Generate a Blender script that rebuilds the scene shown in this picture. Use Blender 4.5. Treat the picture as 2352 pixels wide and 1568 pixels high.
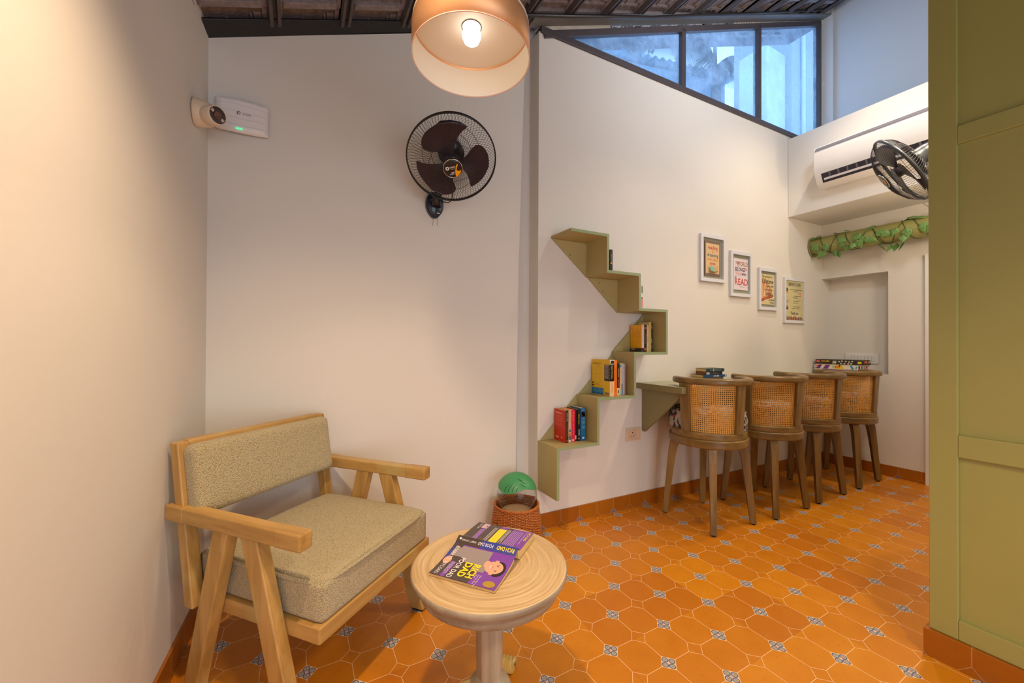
import bpy, math, random
from mathutils import Vector, Matrix, Euler
R_ = math.radians
random.seed(7)
scene = bpy.context.scene
for o in list(bpy.data.objects): bpy.data.objects.remove(o)
C = scene.collection

# ------------------------------------------------------------ camera, world, lights, exposure
cam_d = bpy.data.cameras.new('camera'); cam = bpy.data.objects.new('camera', cam_d); C.objects.link(cam)
cam_d.sensor_width = 36.0; cam_d.lens = 36.0 * 898.14 / 2352.0; cam_d.clip_start = 0.02; cam_d.clip_end = 200
YAW, PITCH, ROLL, CAMZ = 0.4995, 0.0059, 0.0041, 1.2015
_f = Vector((math.sin(YAW)*math.cos(PITCH), math.cos(YAW)*math.cos(PITCH), math.sin(PITCH)))
_r = Vector((math.cos(YAW), -math.sin(YAW), 0)); _u = _r.cross(_f)
_r2 = math.cos(ROLL)*_r + math.sin(ROLL)*_u; _u2 = -math.sin(ROLL)*_r + math.cos(ROLL)*_u
cam.matrix_world = Matrix(((_r2.x, _u2.x, -_f.x, 0), (_r2.y, _u2.y, -_f.y, 0), (_r2.z, _u2.z, -_f.z, CAMZ), (0, 0, 0, 1)))
scene.camera = cam

scene.view_settings.view_transform = 'Standard'; scene.view_settings.look = 'None'
scene.view_settings.gamma = 1.0; scene.view_settings.use_curve_mapping = False
scene.view_settings.exposure = 0.17

w = bpy.data.worlds.new('sky'); scene.world = w; w.use_nodes = True
wn = w.node_tree; wn.nodes.clear()
wo = wn.nodes.new('ShaderNodeOutputWorld'); wb = wn.nodes.new('ShaderNodeBackground')
wb.inputs[0].default_value = (0.80, 0.88, 1.0, 1); wb.inputs[1].default_value = 3.0
wn.links.new(wb.outputs[0], wo.inputs[0])

def lamp(name, kind, loc, energy, color, size=0.05, rot=None, **kw):
    d = bpy.data.lights.new(name, kind); d.energy = energy; d.color = color
    if kind in ('POINT', 'SPOT'): d.shadow_soft_size = size
    if kind == 'AREA':
        d.shape = 'RECTANGLE'; d.size = size[0]; d.size_y = size[1]
    for k, v in kw.items(): setattr(d, k, v)
    o = bpy.data.objects.new(name, d); C.objects.link(o); o.location = loc
    if rot: o.rotation_euler = rot
    return o
WARM = (1.0, 0.72, 0.45)
def spot(name, loc, e, col, size, deg, blend): return lamp(name, 'SPOT', loc, e, col, size, (0, 0, 0), spot_size=R_(deg), spot_blend=blend)
spot('ceiling_lamp_and_fill', (2.2, 1.20, 3.36), 34, (1.0, 0.78, 0.55), 0.03, 104, .9)
spot('ceiling_lamp_and_fill', (3.6, 1.20, 3.95), 88, (1.0, 0.78, 0.54), 0.03, 100, .9)
spot('ceiling_lamp_and_fill', (3.0, 0.62, 2.9), 62, (1.0, 0.76, 0.50), 0.05, 125, .8)  # added soft fill for the niche and far wall, no fixture known
spot('hall_lamp_and_fill', (0.10, 0.74, 2.5), 98, (1.0, 0.71, 0.44), 0.05, 132, .9)
spot('hall_lamp_and_fill', (0.75, -1.1, 2.5), 104, (1.0, 0.76, 0.52), 0.12, 140, .6)  # general frontal fill added behind the camera, not a known lamp
lamp('far_wall_fill_light', 'POINT', (3.95, .68, 2.15), 11, (1.0, .80, .56), .10)  # fill added out of sight behind the partition to brighten the far wall
lamp('rear_fill_daylight', 'AREA', (0.9, -2.6, 1.05), 48, (0.74, 0.86, 1.0), (2.8, 2.0), (R_(90), 0, 0))  # unseen area fill added for cool daylight from behind; no doorway is built
lamp('upper_wall_fill_light', 'AREA', (2.6, .53, 3.6), 26, (0.86, 0.92, 1.0), (.6, .6), (R_(90), 0, R_(-35)))  # cool fill added for the upper walls; no window on this side

# ------------------------------------------------------------ helpers
class G:
    def __init__(s): s.v = []; s.f = []; s.m = []; s.uv = {}; s.sm = []
    def add(s, vs, fs, mi=0, M=None, smooth=False):
        b = len(s.v)
        for p in vs:
            p = Vector(p); s.v.append(M @ p if M else p)
        for f in fs: s.f.append([b+i for i in f]); s.m.append(mi); s.sm.append(smooth)
        return b
    def box(s, lo, hi, mi=0, M=None):
        x0, y0, z0 = lo; x1, y1, z1 = hi
        vs = [(x0,y0,z0),(x1,y0,z0),(x1,y1,z0),(x0,y1,z0),(x0,y0,z1),(x1,y0,z1),(x1,y1,z1),(x0,y1,z1)]
        s.add(vs, [(0,3,2,1),(4,5,6,7),(0,1,5,4),(1,2,6,5),(2,3,7,6),(3,0,4,7)], mi, M); return s
    def hexa(s, b4, t4, mi=0, M=None):
        s.add(list(b4)+list(t4), [(0,3,2,1),(4,5,6,7),(0,1,5,4),(1,2,6,5),(2,3,7,6),(3,0,4,7)], mi, M); return s
    def prism(s, poly, z0, z1, mi=0, M=None, mside=None):
        n = len(poly); vs = [(p[0],p[1],z0) for p in poly]+[(p[0],p[1],z1) for p in poly]
        s.add(vs, [tuple(reversed(range(n))), tuple(range(n,2*n))], mi, M)
        b = len(s.v)-2*n
        for i in range(n):
            j = (i+1)%n; s.f.append([b+i,b+j,b+n+j,b+n+i]); s.m.append(mi if mside is None else mside); s.sm.append(False)
        return s
    def lathe(s, prof, n=32, mi=0, M=None, smooth=True, closed=False, a0=0, a1=2*math.pi):
        full = abs(a1-a0-2*math.pi) < 1e-6; cols = n if full else n+1; vs = []
        for k in range(cols):
            a = a0+(a1-a0)*k/n
            for r, z in prof: vs.append((r*math.cos(a), r*math.sin(a), z))
        m = len(prof); fs = []
        for k in range(n):
            k2 = (k+1)%cols
            for j in range(m if closed else m-1):
                j2 = (j+1)%m; fs.append((k*m+j, k2*m+j, k2*m+j2, k*m+j2))
        b = s.add(vs, fs, mi, M, smooth)
        if not full and closed:
            s.f.append([b+j for j in range(m)]); s.m.append(mi); s.sm.append(False)
            s.f.append([b+n*m+j for j in reversed(range(m))]); s.m.append(mi); s.sm.append(False)
        return s
    def tube(s, path, r, n=8, mi=0, M=None, closed=False, cap=True):
        pts = [Vector(p) for p in path]; N = len(pts); rr = r if isinstance(r, (list, tuple)) else [r]*N
        vs = []; up = None
        for i, p in enumerate(pts):
            if closed: t = (pts[(i+1)%N]-pts[i-1])
            else: t = pts[min(i+1,N-1)]-pts[max(i-1,0)]
            t.normalize()
            if up is None: up = Vector((0,0,1)) if abs(t.z) < .9 else Vector((1,0,0))
            a = t.cross(up)
            if a.length < 1e-6: a = t.orthogonal()
            a.normalize(); b = a.cross(t).normalized(); up = b
            for k in range(n):
                an = 2*math.pi*k/n; vs.append(p+rr[i]*(math.cos(an)*a+math.sin(an)*b))
        fs = []
        for i in range(N if closed else N-1):
            i2 = (i+1)%N
            for k in range(n): k2 = (k+1)%n; fs.append((i*n+k, i*n+k2, i2*n+k2, i2*n+k))
        bb = s.add(vs, fs, mi, M, True)
        if cap and not closed:
            s.f.append([bb+k for k in reversed(range(n))]); s.m.append(mi); s.sm.append(False)
            s.f.append([bb+(N-1)*n+k for k in range(n)]); s.m.append(mi); s.sm.append(False)
        return s
    def grid(s, fn, nu, nv, mi=0, M=None, smooth=True, uv=False):
        vs = [fn(i/nu, j/nv) for i in range(nu+1) for j in range(nv+1)]
        fs = [(i*(nv+1)+j, (i+1)*(nv+1)+j, (i+1)*(nv+1)+j+1, i*(nv+1)+j+1) for i in range(nu) for j in range(nv)]
        b = s.add(vs, fs, mi, M, smooth)
        if uv:
            for i in range(nu+1):
                for j in range(nv+1): s.uv[b+i*(nv+1)+j] = (i/nu, j/nv)
        return s
    def rbox(s, c, h, e=0.35, n=10, mi=0, M=None):
        # superellipsoid-like soft box, half sizes h, corner radius e
        def proj(d):
            d = Vector(d); m = max(abs(d.x), abs(d.y), abs(d.z)); d = d/m
            p = Vector((d.x*h[0], d.y*h[1], d.z*h[2]))
            q = Vector([max(-(h[k]-e), min(h[k]-e, p[k])) for k in range(3)])
            o = p-q
            if o.length > 1e-9: o = o.normalized()*e
            return q+o+Vector(c)
        for ax in range(3):
            for sg in (-1, 1):
                def fn(u, v, ax=ax, sg=sg):
                    a = math.copysign(abs(2*u-1)**.6, 2*u-1); b = math.copysign(abs(2*v-1)**.6, 2*v-1)
                    d = [0,0,0]; d[ax] = sg; d[(ax+1)%3] = a*sg; d[(ax+2)%3] = b
                    return proj(d)
                s.grid(fn, n, n, mi, M)
        return s
    def text(s, body, size, M, mi=0, align='CENTER', sx=1.0, bold=0.0, warp=None):
        key = (body, align, bold)
        if key not in _TX:
            cu = bpy.data.curves.new('t', 'FONT'); cu.body = body; cu.size = 1.0; cu.align_x = align; cu.align_y = 'CENTER'
            cu.resolution_u = 2; cu.offset = bold
            ob = bpy.data.objects.new('t', cu); me = bpy.data.meshes.new_from_object(ob)
            _TX[key] = ([v.co.copy() for v in me.vertices], [tuple(p.vertices) for p in me.polygons])
            bpy.data.objects.remove(ob); bpy.data.meshes.remove(me); bpy.data.curves.remove(cu)
        vs, fs = _TX[key]
        vs = [Vector((p.x*size*sx, p.y*size, 0)) for p in vs]
        if warp: s.add([warp(p) for p in vs], fs, mi)
        else: s.add(vs, fs, mi, M)
        return s
_TX = {}

def obj(name, g, mats, parent=None, bevel=0, world=False, subsurf=0, seg=2, weld=False):
    me = bpy.data.meshes.new(name)
    vs = g.v
    if world and parent is not None:
        mi = (Matrix.Translation(parent.location) @ parent.rotation_euler.to_matrix().to_4x4()).inverted()
        vs = [mi @ p for p in vs]
    me.from_pydata([tuple(p) for p in vs], [], g.f)
    if not isinstance(mats, (list, tuple)): mats = [mats]
    for m in mats: me.materials.append(m)
    me.polygons.foreach_set('material_index', g.m)
    me.polygons.foreach_set('use_smooth', g.sm)
    if g.uv:
        ul = me.uv_layers.new(name='uv')
        for lp in me.loops:
            if lp.vertex_index in g.uv: ul.data[lp.index].uv = g.uv[lp.vertex_index]
    me.update()
    o = bpy.data.objects.new(name, me); C.objects.link(o)
    if parent is not None: o.parent = parent
    if weld:
        md = o.modifiers.new('weld', 'WELD'); md.merge_threshold = 0.0004
    if bevel:
        md = o.modifiers.new('bevel', 'BEVEL'); md.width = bevel; md.segments = seg; md.limit_method = 'ANGLE'; md.angle_limit = R_(35)
        md.harden_normals = False
    if subsurf:
        md = o.modifiers.new('sub', 'SUBSURF'); md.levels = subsurf; md.render_levels = subsurf
    return o
def tag(o, label, cat, group=None):
    o['label'] = label; o['category'] = cat
    if group: o['group'] = group
    return o
def thing(name, label, cat, loc=(0,0,0), rotz=0, group=None):
    o = bpy.data.objects.new(name, None); C.objects.link(o); o.location = loc; o.rotation_euler = (0,0,rotz)
    o.empty_display_size = .05
    return tag(o, label, cat, group)
def struct(name, g, m, **k):
    o = obj(name, g, m, **k); o['kind'] = 'structure'; return o
def copytree(o, parent=None):
    c = o.copy(); C.objects.link(c); c.parent = parent
    for ch in list(o.children): copytree(ch, c)
    return c
T = Matrix.Translation
def RX(a): return Matrix.Rotation(a, 4, 'X')
def RY(a): return Matrix.Rotation(a, 4, 'Y')
def RZ(a): return Matrix.Rotation(a, 4, 'Z')
def basis(o, x, y):
    x = Vector(x).normalized(); y = Vector(y); y = (y-x*y.dot(x)).normalized(); z = x.cross(y)
    return Matrix(((x.x,y.x,z.x,o[0]),(x.y,y.y,z.y,o[1]),(x.z,y.z,z.z,o[2]),(0,0,0,1)))

# ------------------------------------------------------------ materials
class NT:
    def __init__(s, name):
        s.mat = bpy.data.materials.new(name); s.mat.use_nodes = True; s.t = s.mat.node_tree
        s.b = s.t.nodes['Principled BSDF']; s.out = s.t.nodes['Material Output']
    def n(s, typ, **k):
        nd = s.t.nodes.new(typ)
        for a, v in k.items(): setattr(nd, a, v)
        return nd
    def l(s, a, b): s.t.links.new(a, b)
    def m(s, op, a, b=None, c=None):
        nd = s.n('ShaderNodeMath', operation=op)
        for i, x in enumerate((a, b, c)):
            if x is None: continue
            if isinstance(x, (int, float)): nd.inputs[i].default_value = x
            else: s.l(x, nd.inputs[i])
        return nd.outputs[0]
    def mix(s, f, a, b):
        nd = s.n('ShaderNodeMix', data_type='RGBA')
        if isinstance(f, (int, float)): nd.inputs[0].default_value = f
        else: s.l(f, nd.inputs[0])
        for i, x in ((6, a), (7, b)):
            if isinstance(x, tuple): nd.inputs[i].default_value = (*x[:3], 1)
            else: s.l(x, nd.inputs[i])
        return nd.outputs[2]
    def coord(s, which='Object', scale=None):
        tc = s.n('ShaderNodeTexCoord')
        if scale is None: return tc.outputs[which]
        mp = s.n('ShaderNodeMapping'); s.l(tc.outputs[which], mp.inputs[0]); mp.inputs['Scale'].default_value = scale
        return mp.outputs[0]
    def noise(s, vec, sc, det=3, rough=.5):
        nd = s.n('ShaderNodeTexNoise'); nd.inputs['Scale'].default_value = sc; nd.inputs['Detail'].default_value = det
        nd.inputs['Roughness'].default_value = rough
        if vec is not None: s.l(vec, nd.inputs[0])
        return nd.outputs[0]
    def bump(s, h, strength, dist=.01):
        nd = s.n('ShaderNodeBump'); nd.inputs['Strength'].default_value = strength; nd.inputs['Distance'].default_value = dist
        s.l(h, nd.inputs['Height']); s.l(nd.outputs[0], s.b.inputs['Normal'])
def srgb(r, g, b):
    f = lambda c: (c/255)/12.92 if c/255 <= .04045 else ((c/255+.055)/1.055)**2.4
    return (f(r), f(g), f(b))
_M = {}
def plain(col, rough=.5, metal=0, var=0, vs=8, bump=0, bs=60, spec=.5, name='paint', trans=0, emis=0, coat=0):
    key = (tuple(col), rough, metal, var, vs, bump, bs, spec, name, trans, emis, coat)
    if key in _M: return _M[key]
    t = NT(name); b = t.b
    b.inputs['Roughness'].default_value = rough; b.inputs['Metallic'].default_value = metal
    b.inputs['Specular IOR Level'].default_value = spec; b.inputs['Base Color'].default_value = (*col, 1)
    b.inputs['Coat Weight'].default_value = coat
    if trans: b.inputs['Transmission Weight'].default_value = trans
    if emis: b.inputs['Emission Color'].default_value = (*col, 1); b.inputs['Emission Strength'].default_value = emis
    if var or bump: co = t.coord()
    if var:
        nz = t.noise(co, vs, 4)
        t.l(t.mix(nz, tuple(c*(1-var) for c in col), tuple(min(1, c*(1+var)) for c in col)), b.inputs['Base Color'])
    if bump: t.bump(t.noise(co, bs, 3), bump)
    _M[key] = t.mat; return t.mat
def wood(name, dark, light, axis=0, scale=7, rough=.42, worn=None, bump=.12):
    t = NT(name); sc = [scale*3.2]*3; sc[axis] = scale*.28
    co = t.coord('Object', tuple(sc))
    n1 = t.noise(co, 1.0, 5, .6); n2 = t.noise(t.coord(), 5, 2)
    rp = t.n('ShaderNodeValToRGB'); t.l(n1, rp.inputs[0])
    rp.color_ramp.elements[0].position = .32; rp.color_ramp.elements[0].color = (*dark, 1)
    rp.color_ramp.elements[1].position = .68; rp.color_ramp.elements[1].color = (*light, 1)
    mid = tuple((a+b)/2*1.12 for a, b in zip(dark, light))
    col = t.mix(t.m('MULTIPLY', n2, .5), rp.outputs[0], mid)
    if worn:
        n3 = t.noise(t.coord(), 3.5, 3); f = t.m('SMOOTH_MIN', t.m('MULTIPLY', t.m('MAXIMUM', t.m('SUBTRACT', n3, .52), 0), 6), 1, .1)
        col = t.mix(f, col, worn)
    t.l(col, t.b.inputs['Base Color']); t.b.inputs['Roughness'].default_value = rough
    t.bump(n1, bump, .004)
    return t.mat

PAINT = plain((.74,.715,.675), .62, var=.025, vs=2.2, bump=.06, bs=38, spec=.3, name='wall_paint')
PAINT_GREY = plain((.68,.69,.69), .62, var=.03, vs=2, bump=.05, bs=38, spec=.3, name='grey_paint')
GREEN = plain((.33,.32,.105), .42, var=.05, vs=5, bump=.05, bs=24, spec=.45, name='green_enamel')
SHELF = plain((.42,.35,.15), .45, var=.06, vs=6, bump=.04, bs=40, name='shelf_laminate')
EDGE = plain((.28,.36,.20), .45, name='shelf_front_cool_light')  # sage front faces: bluish light falling on them is put into the colour
BLACKISH = plain((.006,.005,.005), .5, var=.3, vs=6, bump=.2, bs=30, name='black_steel_paint')
GREYSTEEL = plain((.16,.16,.16), .5, var=.2, vs=7, bump=.1, bs=30, name='grey_steel_paint')
TILEROOF = plain((.055,.040,.042), .75, var=.45, vs=22, bump=.6, bs=70, name='roof_tile_clay')
BATTEN = plain((.085,.07,.068), .55, var=.4, vs=14, bump=.3, bs=40, name='batten_paint')
PLASTER = plain((.55,.50,.43), .8, var=.2, vs=18, bump=.6, bs=60, name='rough_plaster')
WHITE = plain((.80,.79,.78), .35, name='white_plastic')
WHITEF = plain((.70,.72,.79), .35, bump=.03, name='white_frame')
CHROME = plain((.7,.68,.66), .18, 1, name='chrome')
BLACK = plain((.012,.012,.016), .3, name='black_plastic')
NAVY = plain((.010,.020,.045), .22, name='navy_plastic')
BLADE = plain((.022,.016,.030), .3, name='fan_blade')
WIRE = plain((.018,.016,.022), .35, name='fan_wire')
YEL = plain(srgb(250,170,20), .35, name='orange_label')
TXTW = plain((.80,.78,.78), .5, name='white_print')
PAGES = plain((.72,.50,.20), .8, var=.1, vs=120, bump=.3, bs=200, name='paper_pages')
CHAIRW = {a: wood('armchair_wood', srgb(146,108,50), srgb(200,160,96), a, 7, .38, worn=srgb(190,178,120)) for a in (0,1,2)}
STOOLW = {a: wood('stool_wood', srgb(88,66,30), srgb(146,116,66), a, 8, .30) for a in (0,1,2)}

def tile_logic(t, u, v, ox, oy, up_only=False):
    """u,v: sockets in metres. returns colour socket for octagon and dot tiles"""
    S = .15
    a = t.m('DIVIDE', t.m('SUBTRACT', u, ox), S); b = t.m('DIVIDE', t.m('SUBTRACT', v, oy), S)
    ra = t.m('ROUND', a); rb = t.m('ROUND', b)
    dx = t.m('SUBTRACT', a, ra); dy = t.m('SUBTRACT', b, rb)
    adx = t.m('ABSOLUTE', dx); ady = t.m('ABSOLUTE', dy)
    par = t.m('ABSOLUTE', t.m('SUBTRACT', t.m('MULTIPLY', t.m('FRACT', t.m('MULTIPLY', t.m('ADD', ra, rb), .5)), 2), 0))  # 0 blue 1 plain
    blue = t.m('LESS_THAN', par, .5)
    d = t.m('ADD', adx, ady); D = .24; lw = .0065
    inside = t.m('LESS_THAN', d, D)
    border = t.m('LESS_THAN', t.m('ABSOLUTE', t.m('SUBTRACT', d, D)), lw*1.3)
    onx = t.m('LESS_THAN', adx, lw); ony = t.m('LESS_THAN', ady, lw)
    lines = t.m('MULTIPLY', t.m('MAXIMUM', onx, ony), t.m('SUBTRACT', 1, inside))
    white = t.m('MAXIMUM', lines, border)
    # base terracotta, per tile tone
    ta = t.m('FLOOR', t.m('MULTIPLY', a, .5)); tb = t.m('FLOOR', t.m('MULTIPLY', b, .5))
    cv = t.n('ShaderNodeCombineXYZ'); t.l(ta, cv.inputs[0]); t.l(tb, cv.inputs[1])
    wn_ = t.n('ShaderNodeTexWhiteNoise', noise_dimensions='2D'); t.l(cv.outputs[0], wn_.inputs[0])
    co = t.coord()
    n1 = t.noise(co, 9, 5, .6); n2 = t.noise(co, 70, 3)
    base = t.mix(n1, srgb(194,116,6), srgb(218,146,14))
    base = t.mix(t.m('MULTIPLY', wn_.outputs[0], .55), base, srgb(166,86,8))
    spot = t.m('MULTIPLY', t.m('GREATER_THAN', n2, .66), .35)
    base = t.mix(spot, base, srgb(150,88,26))
    # decorated dot: four ringed medallions
    p = t.m('DIVIDE', t.m('ABSOLUTE', t.m('ADD', dx, dy)), D); q = t.m('DIVIDE', t.m('ABSOLUTE', t.m('SUBTRACT', dx, dy)), D)
    px = t.m('SUBTRACT', p, .49); qy = t.m('SUBTRACT', q, .49)
    r = t.m('SQRT', t.m('ADD', t.m('MULTIPLY', px, px), t.m('MULTIPLY', qy, qy)))
    rp = t.n('ShaderNodeValToRGB'); t.l(r, rp.inputs[0]); cr = rp.color_ramp; cr.interpolation = 'CONSTANT'
    stops = [(0, srgb(90,86,90)), (.05, srgb(186,168,120)), (.17, srgb(120,120,130)), (.21, srgb(178,176,178)), (.34, srgb(74,78,104)), (.44, srgb(130,130,142)), (.50, srgb(214,200,190))]
    cr.elements[0].position = 0; cr.elements[0].color = (*stops[0][1], 1); cr.elements[1].position = stops[1][0]; cr.elements[1].color = (*stops[1][1], 1)
    for ps, c in stops[2:]:
        e = cr.elements.new(ps); e.color = (*c, 1)
    ctr = t.m('LESS_THAN', t.m('ADD', p, q), .26)
    dot = t.mix(ctr, rp.outputs[0], srgb(235,190,185))
    col = t.mix(t.m('MULTIPLY', inside, blue), base, dot)
    wf = t.m('MULTIPLY', white, .85)
    col = t.mix(wf, col, srgb(240,208,170))
    # physical grout joint every second line, thin and darker, seen across the dots
    ja = t.m('ABSOLUTE', t.m('SUBTRACT', t.m('FRACT', t.m('ADD', t.m('MULTIPLY', a, .5), .5)), .5)); jb = t.m('ABSOLUTE', t.m('SUBTRACT', t.m('FRACT', t.m('ADD', t.m('MULTIPLY', b, .5), .5)), .5))
    j = t.m('MULTIPLY', t.m('MAXIMUM', t.m('LESS_THAN', ja, .0016), t.m('LESS_THAN', jb, .0016)), inside)
    col = t.mix(t.m('MULTIPLY', j, .7), col, srgb(120,60,25))
    return col, n1
def floor_mat():
    t = NT('floor_tile'); geo = t.n('ShaderNodeNewGeometry'); sp = t.n('ShaderNodeSeparateXYZ'); t.l(geo.outputs['Position'], sp.inputs[0])
    col, n1 = tile_logic(t, sp.outputs[0], sp.outputs[1], 1.0835, 1.1659)
    t.l(col, t.b.inputs['Base Color'])
    t.l(t.m('ADD', t.m('MULTIPLY', n1, .25), .28), t.b.inputs['Roughness']); t.b.inputs['Specular IOR Level'].default_value = .5
    t.bump(n1, .08, .004)
    return t.mat
def skirt_mat(axis, ox):
    t = NT('skirting_tile'); geo = t.n('ShaderNodeNewGeometry'); sp = t.n('ShaderNodeSeparateXYZ'); t.l(geo.outputs['Position'], sp.inputs[0])
    col, n1 = tile_logic(t, sp.outputs[axis], sp.outputs[2], ox, 0.0)
    col = t.mix(.55, col, srgb(120,58,14))
    t.l(col, t.b.inputs['Base Color']); t.b.inputs['Roughness'].default_value = .35
    return t.mat
FLOOR = floor_mat()

# ------------------------------------------------------------ the room
def Wy(x): return 2.187 - .034*x            # right part of the back wall
def Ly(x): return 2.250 - .034*x            # left part, set back a little
def Lx(y): return -.385 + .055*(y-2.09)     # left wall
def ZB(x): return 3.263 + .388*(x-1.365)    # underside of the sloping wall beam
g = G(); g.box((-1.2, -2.9, -.1), (5.2, 2.6, 0)); struct('floor', g, FLOOR)

XZ = lambda y0: Matrix(((1,0,0,0),(0,0,-1,y0),(0,1,0,0),(0,0,0,1)))   # prism poly (x,z), extrude towards -y
def slab_xz(g, poly, yf, thick, mi=0):
    n = len(poly); a = [(p[0], yf(p[0]), p[1]) for p in poly]; b = [(p[0], yf(p[0])+thick, p[1]) for p in poly]
    g.add(a+b, [tuple(range(n)), tuple(reversed(range(n, 2*n)))]+[(i, n+i, n+(i+1)%n, (i+1)%n) for i in range(n)], mi)
g = G()
slab_xz(g, [(-.55,0),(1.233,0),(1.237,.6),(1.252,1.74),(1.286,2.88),(1.302,ZB(1.3)+.02),(-.55,ZB(-.55)+.03)], Ly, .055)
slab_xz(g, [(-.55,0),(1.40,0),(1.40,ZB(1.4)+.2),(-.55,ZB(-.55)+.2)], lambda x: 2.30-.034*x, .12)
struct('wall_back', g, PAINT)
g = G(); slab_xz(g, [(1.358,0),(4.96,0),(4.96,3.235),(1.36,3.235)], Wy, .18)
struct('wall_back_right', g, PAINT)
g = G()
def yz(g, poly, xf, thick, mi=0):
    n = len(poly); a = [(xf(p[0]), p[0], p[1]) for p in poly]; b = [(xf(p[0])+thick, p[0], p[1]) for p in poly]
    g.add(a+b, [tuple(range(n)), tuple(reversed(range(n, 2*n)))]+[(i, n+i, n+(i+1)%n, (i+1)%n) for i in range(n)], mi)
yz(g, [(-2.8,0),(2.35,0),(2.35,2.75),(-2.8,2.75)], Lx, -.15)
struct('wall_left', g, PAINT)
g = G(); g.box((-.80, -2.8, 0), (5.2, -2.7, 4.9)); struct('wall_front', g, PAINT)
g = G(); g.box((4.96, -2.7, 0), (5.2, .45, 4.9)); struct('wall_entrance', g, PAINT)
XF = 4.77
g = G()
g.box((XF, .45, 0), (XF+.16, 2.1, .931)); g.box((XF, .45, .931), (XF+.16, 1.502, 1.885)); g.box((XF, .45, 1.885), (XF+.16, 2.1, 3.2))
g.box((XF+.16, .45, 0), (XF+.3, 2.2, 3.2))
g.box((XF, 1.925, 3.2), (XF+.1, 2.1, 5.0))
struct('wall_far', g, PAINT)
g = G(); g.box((XF+.035, .45, 3.2), (XF+.3, 1.925, 5.0)); struct('wall_far_upper', g, PAINT_GREY)
g = G(); g.box((4.163, .45, 2.440), (XF-.001, 2.043, 3.195)); struct('wall_bulkhead', g, PAINT)
g = G(); g.box((2.292, .35, 0), (4.96, .45, 4.9)); struct('wall_right', g, PAINT)
g = G(); g.box((XF-.035, 1.13, 0), (XF, 1.252, 1.99)); struct('trim_1', g, WHITE)

# green panelled partition
g = G(); y1 = .563; py = .486
g.box((2.182, -1.2, .104), (2.29, y1, 4.6))
st_ = [(-1.2,-1.11),(-.63,-.54),(-.07,.02),(py,y1)]
for a, b in st_: g.box((2.165, a, .104), (2.184, b, 4.6))
for k in range(3):
    for zz in ((.104,.177),(.784,.866),(1.959,2.026),(3.6,4.6)): g.box((2.1651, st_[k][1], zz[0]), (2.184, st_[k+1][0], zz[1]))
struct('wall_partition', g, GREEN, bevel=.0025)
g = G(); g.box((2.150, -1.2, 0), (2.30, y1+.012, .103)); struct('baseboard_partition', g, skirt_mat(1, .3), bevel=.001)
# skirting tiles
g = G(); slab_xz(g, [(1.36,0),(XF-.01,0),(XF-.01,.101),(1.36,.101)], lambda x: Wy(x)-.011, .0105); struct('baseboard_back', g, skirt_mat(0, 1.0835))
g = G(); g.box((XF-.0115, 1.255, 0), (XF-.0005, 2.014, .101)); struct('baseboard_far', g, skirt_mat(1, 1.433))
g = G(); yz(g, [(-2.7,0),(2.25,0),(2.25,.101),(-2.7,.101)], lambda y: Lx(y)+.011, -.0105); struct('baseboard_left', g, skirt_mat(1, 1.95))

# sloping beams
g = G()
slab = lambda g, x0, x1, ya, yb, h, dz=0, mi=0: g.hexa([(x0,ya(x0),ZB(x0)+dz),(x1,ya(x1),ZB(x1)+dz),(x1,yb(x1),ZB(x1)+dz),(x0,yb(x0),ZB(x0)+dz)],
    [(x0,ya(x0),ZB(x0)+h+dz),(x1,ya(x1),ZB(x1)+h+dz),(x1,yb(x1),ZB(x1)+h+dz),(x0,yb(x0),ZB(x0)+h+dz)], mi)
slab(g, -.42, .56, lambda x: 2.145, lambda x: Ly(x)+.05, .012, .027)
struct('trim_2', g, BLACKISH, bevel=.003)
g = G(); slab(g, .56, 1.30, lambda x: 2.11, lambda x: Ly(x)+.05, .014, .020); slab(g, 1.28, 4.78, lambda x: Wy(x)-.088, lambda x: Wy(x)+.01, .014, .002)
struct('trim_3', g, GREYSTEEL, bevel=.002)
g = G(); rr = random.Random(3)
def strip(g, xa, xb, top, bot, jit, n=40):
    for k in range(n):
        x0 = xa+(xb-xa)*k/n; x1 = xa+(xb-xa)*(k+1)/n
        t0 = top(x0); b0 = bot(x0)-rr.uniform(0, jit); y0 = Wy(x0)-.004
        g.hexa([(x0,y0,b0),(x1,y0,b0),(x1,y0+.03,b0),(x0,y0+.03,b0)], [(x0,y0,t0),(x1,y0,t0),(x1,y0+.03,t0),(x0,y0+.03,t0)])
strip(g, 1.385, 1.95, lambda x: ZB(x)+.004, lambda x: 3.310+.395*(x-1.677)+.050, .006)
strip(g, 3.35, 4.76, lambda x: ZB(x)+.004, lambda x: 3.316+.395*(x-1.677)+.042, .012)
struct('trim_4', g, PLASTER)

# roof: boarding, battens, clay tiles
RZ_ = lambda x: ZB(x)+.012
g = G(); g.hexa([(-1.2,-2.9,RZ_(-1.2)+.115),(5.3,-2.9,RZ_(5.3)+.115),(5.3,2.6,RZ_(5.3)+.115),(-1.2,2.6,RZ_(-1.2)+.115)],
               [(-1.2,-2.9,RZ_(-1.2)+.16),(5.3,-2.9,RZ_(5.3)+.16),(5.3,2.6,RZ_(5.3)+.16),(-1.2,2.6,RZ_(-1.2)+.16)])
roof = struct('ceiling', g, TILEROOF)
sl = math.atan(.388)
g = G(); g.box((-.024,-2.2,.0),(-.010,2.17,.048)); g.box((.010,-2.2,.0),(.024,2.17,.048)); g.box((-.024,-2.2,.022),(.024,2.17,.048)); batt = None
BX = [-1.02,-.715,-.409,-.103,.203,.509,.815,1.03]+[1.24+.306*k for k in range(12)]
for x in BX:
    if batt is None: batt = b = obj('batten', g, BATTEN, roof)
    else: b = batt.copy(); C.objects.link(b); b.parent = roof
    b.location = (x, 0, RZ_(x)); b.rotation_euler = (0, -sl, 0)
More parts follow.
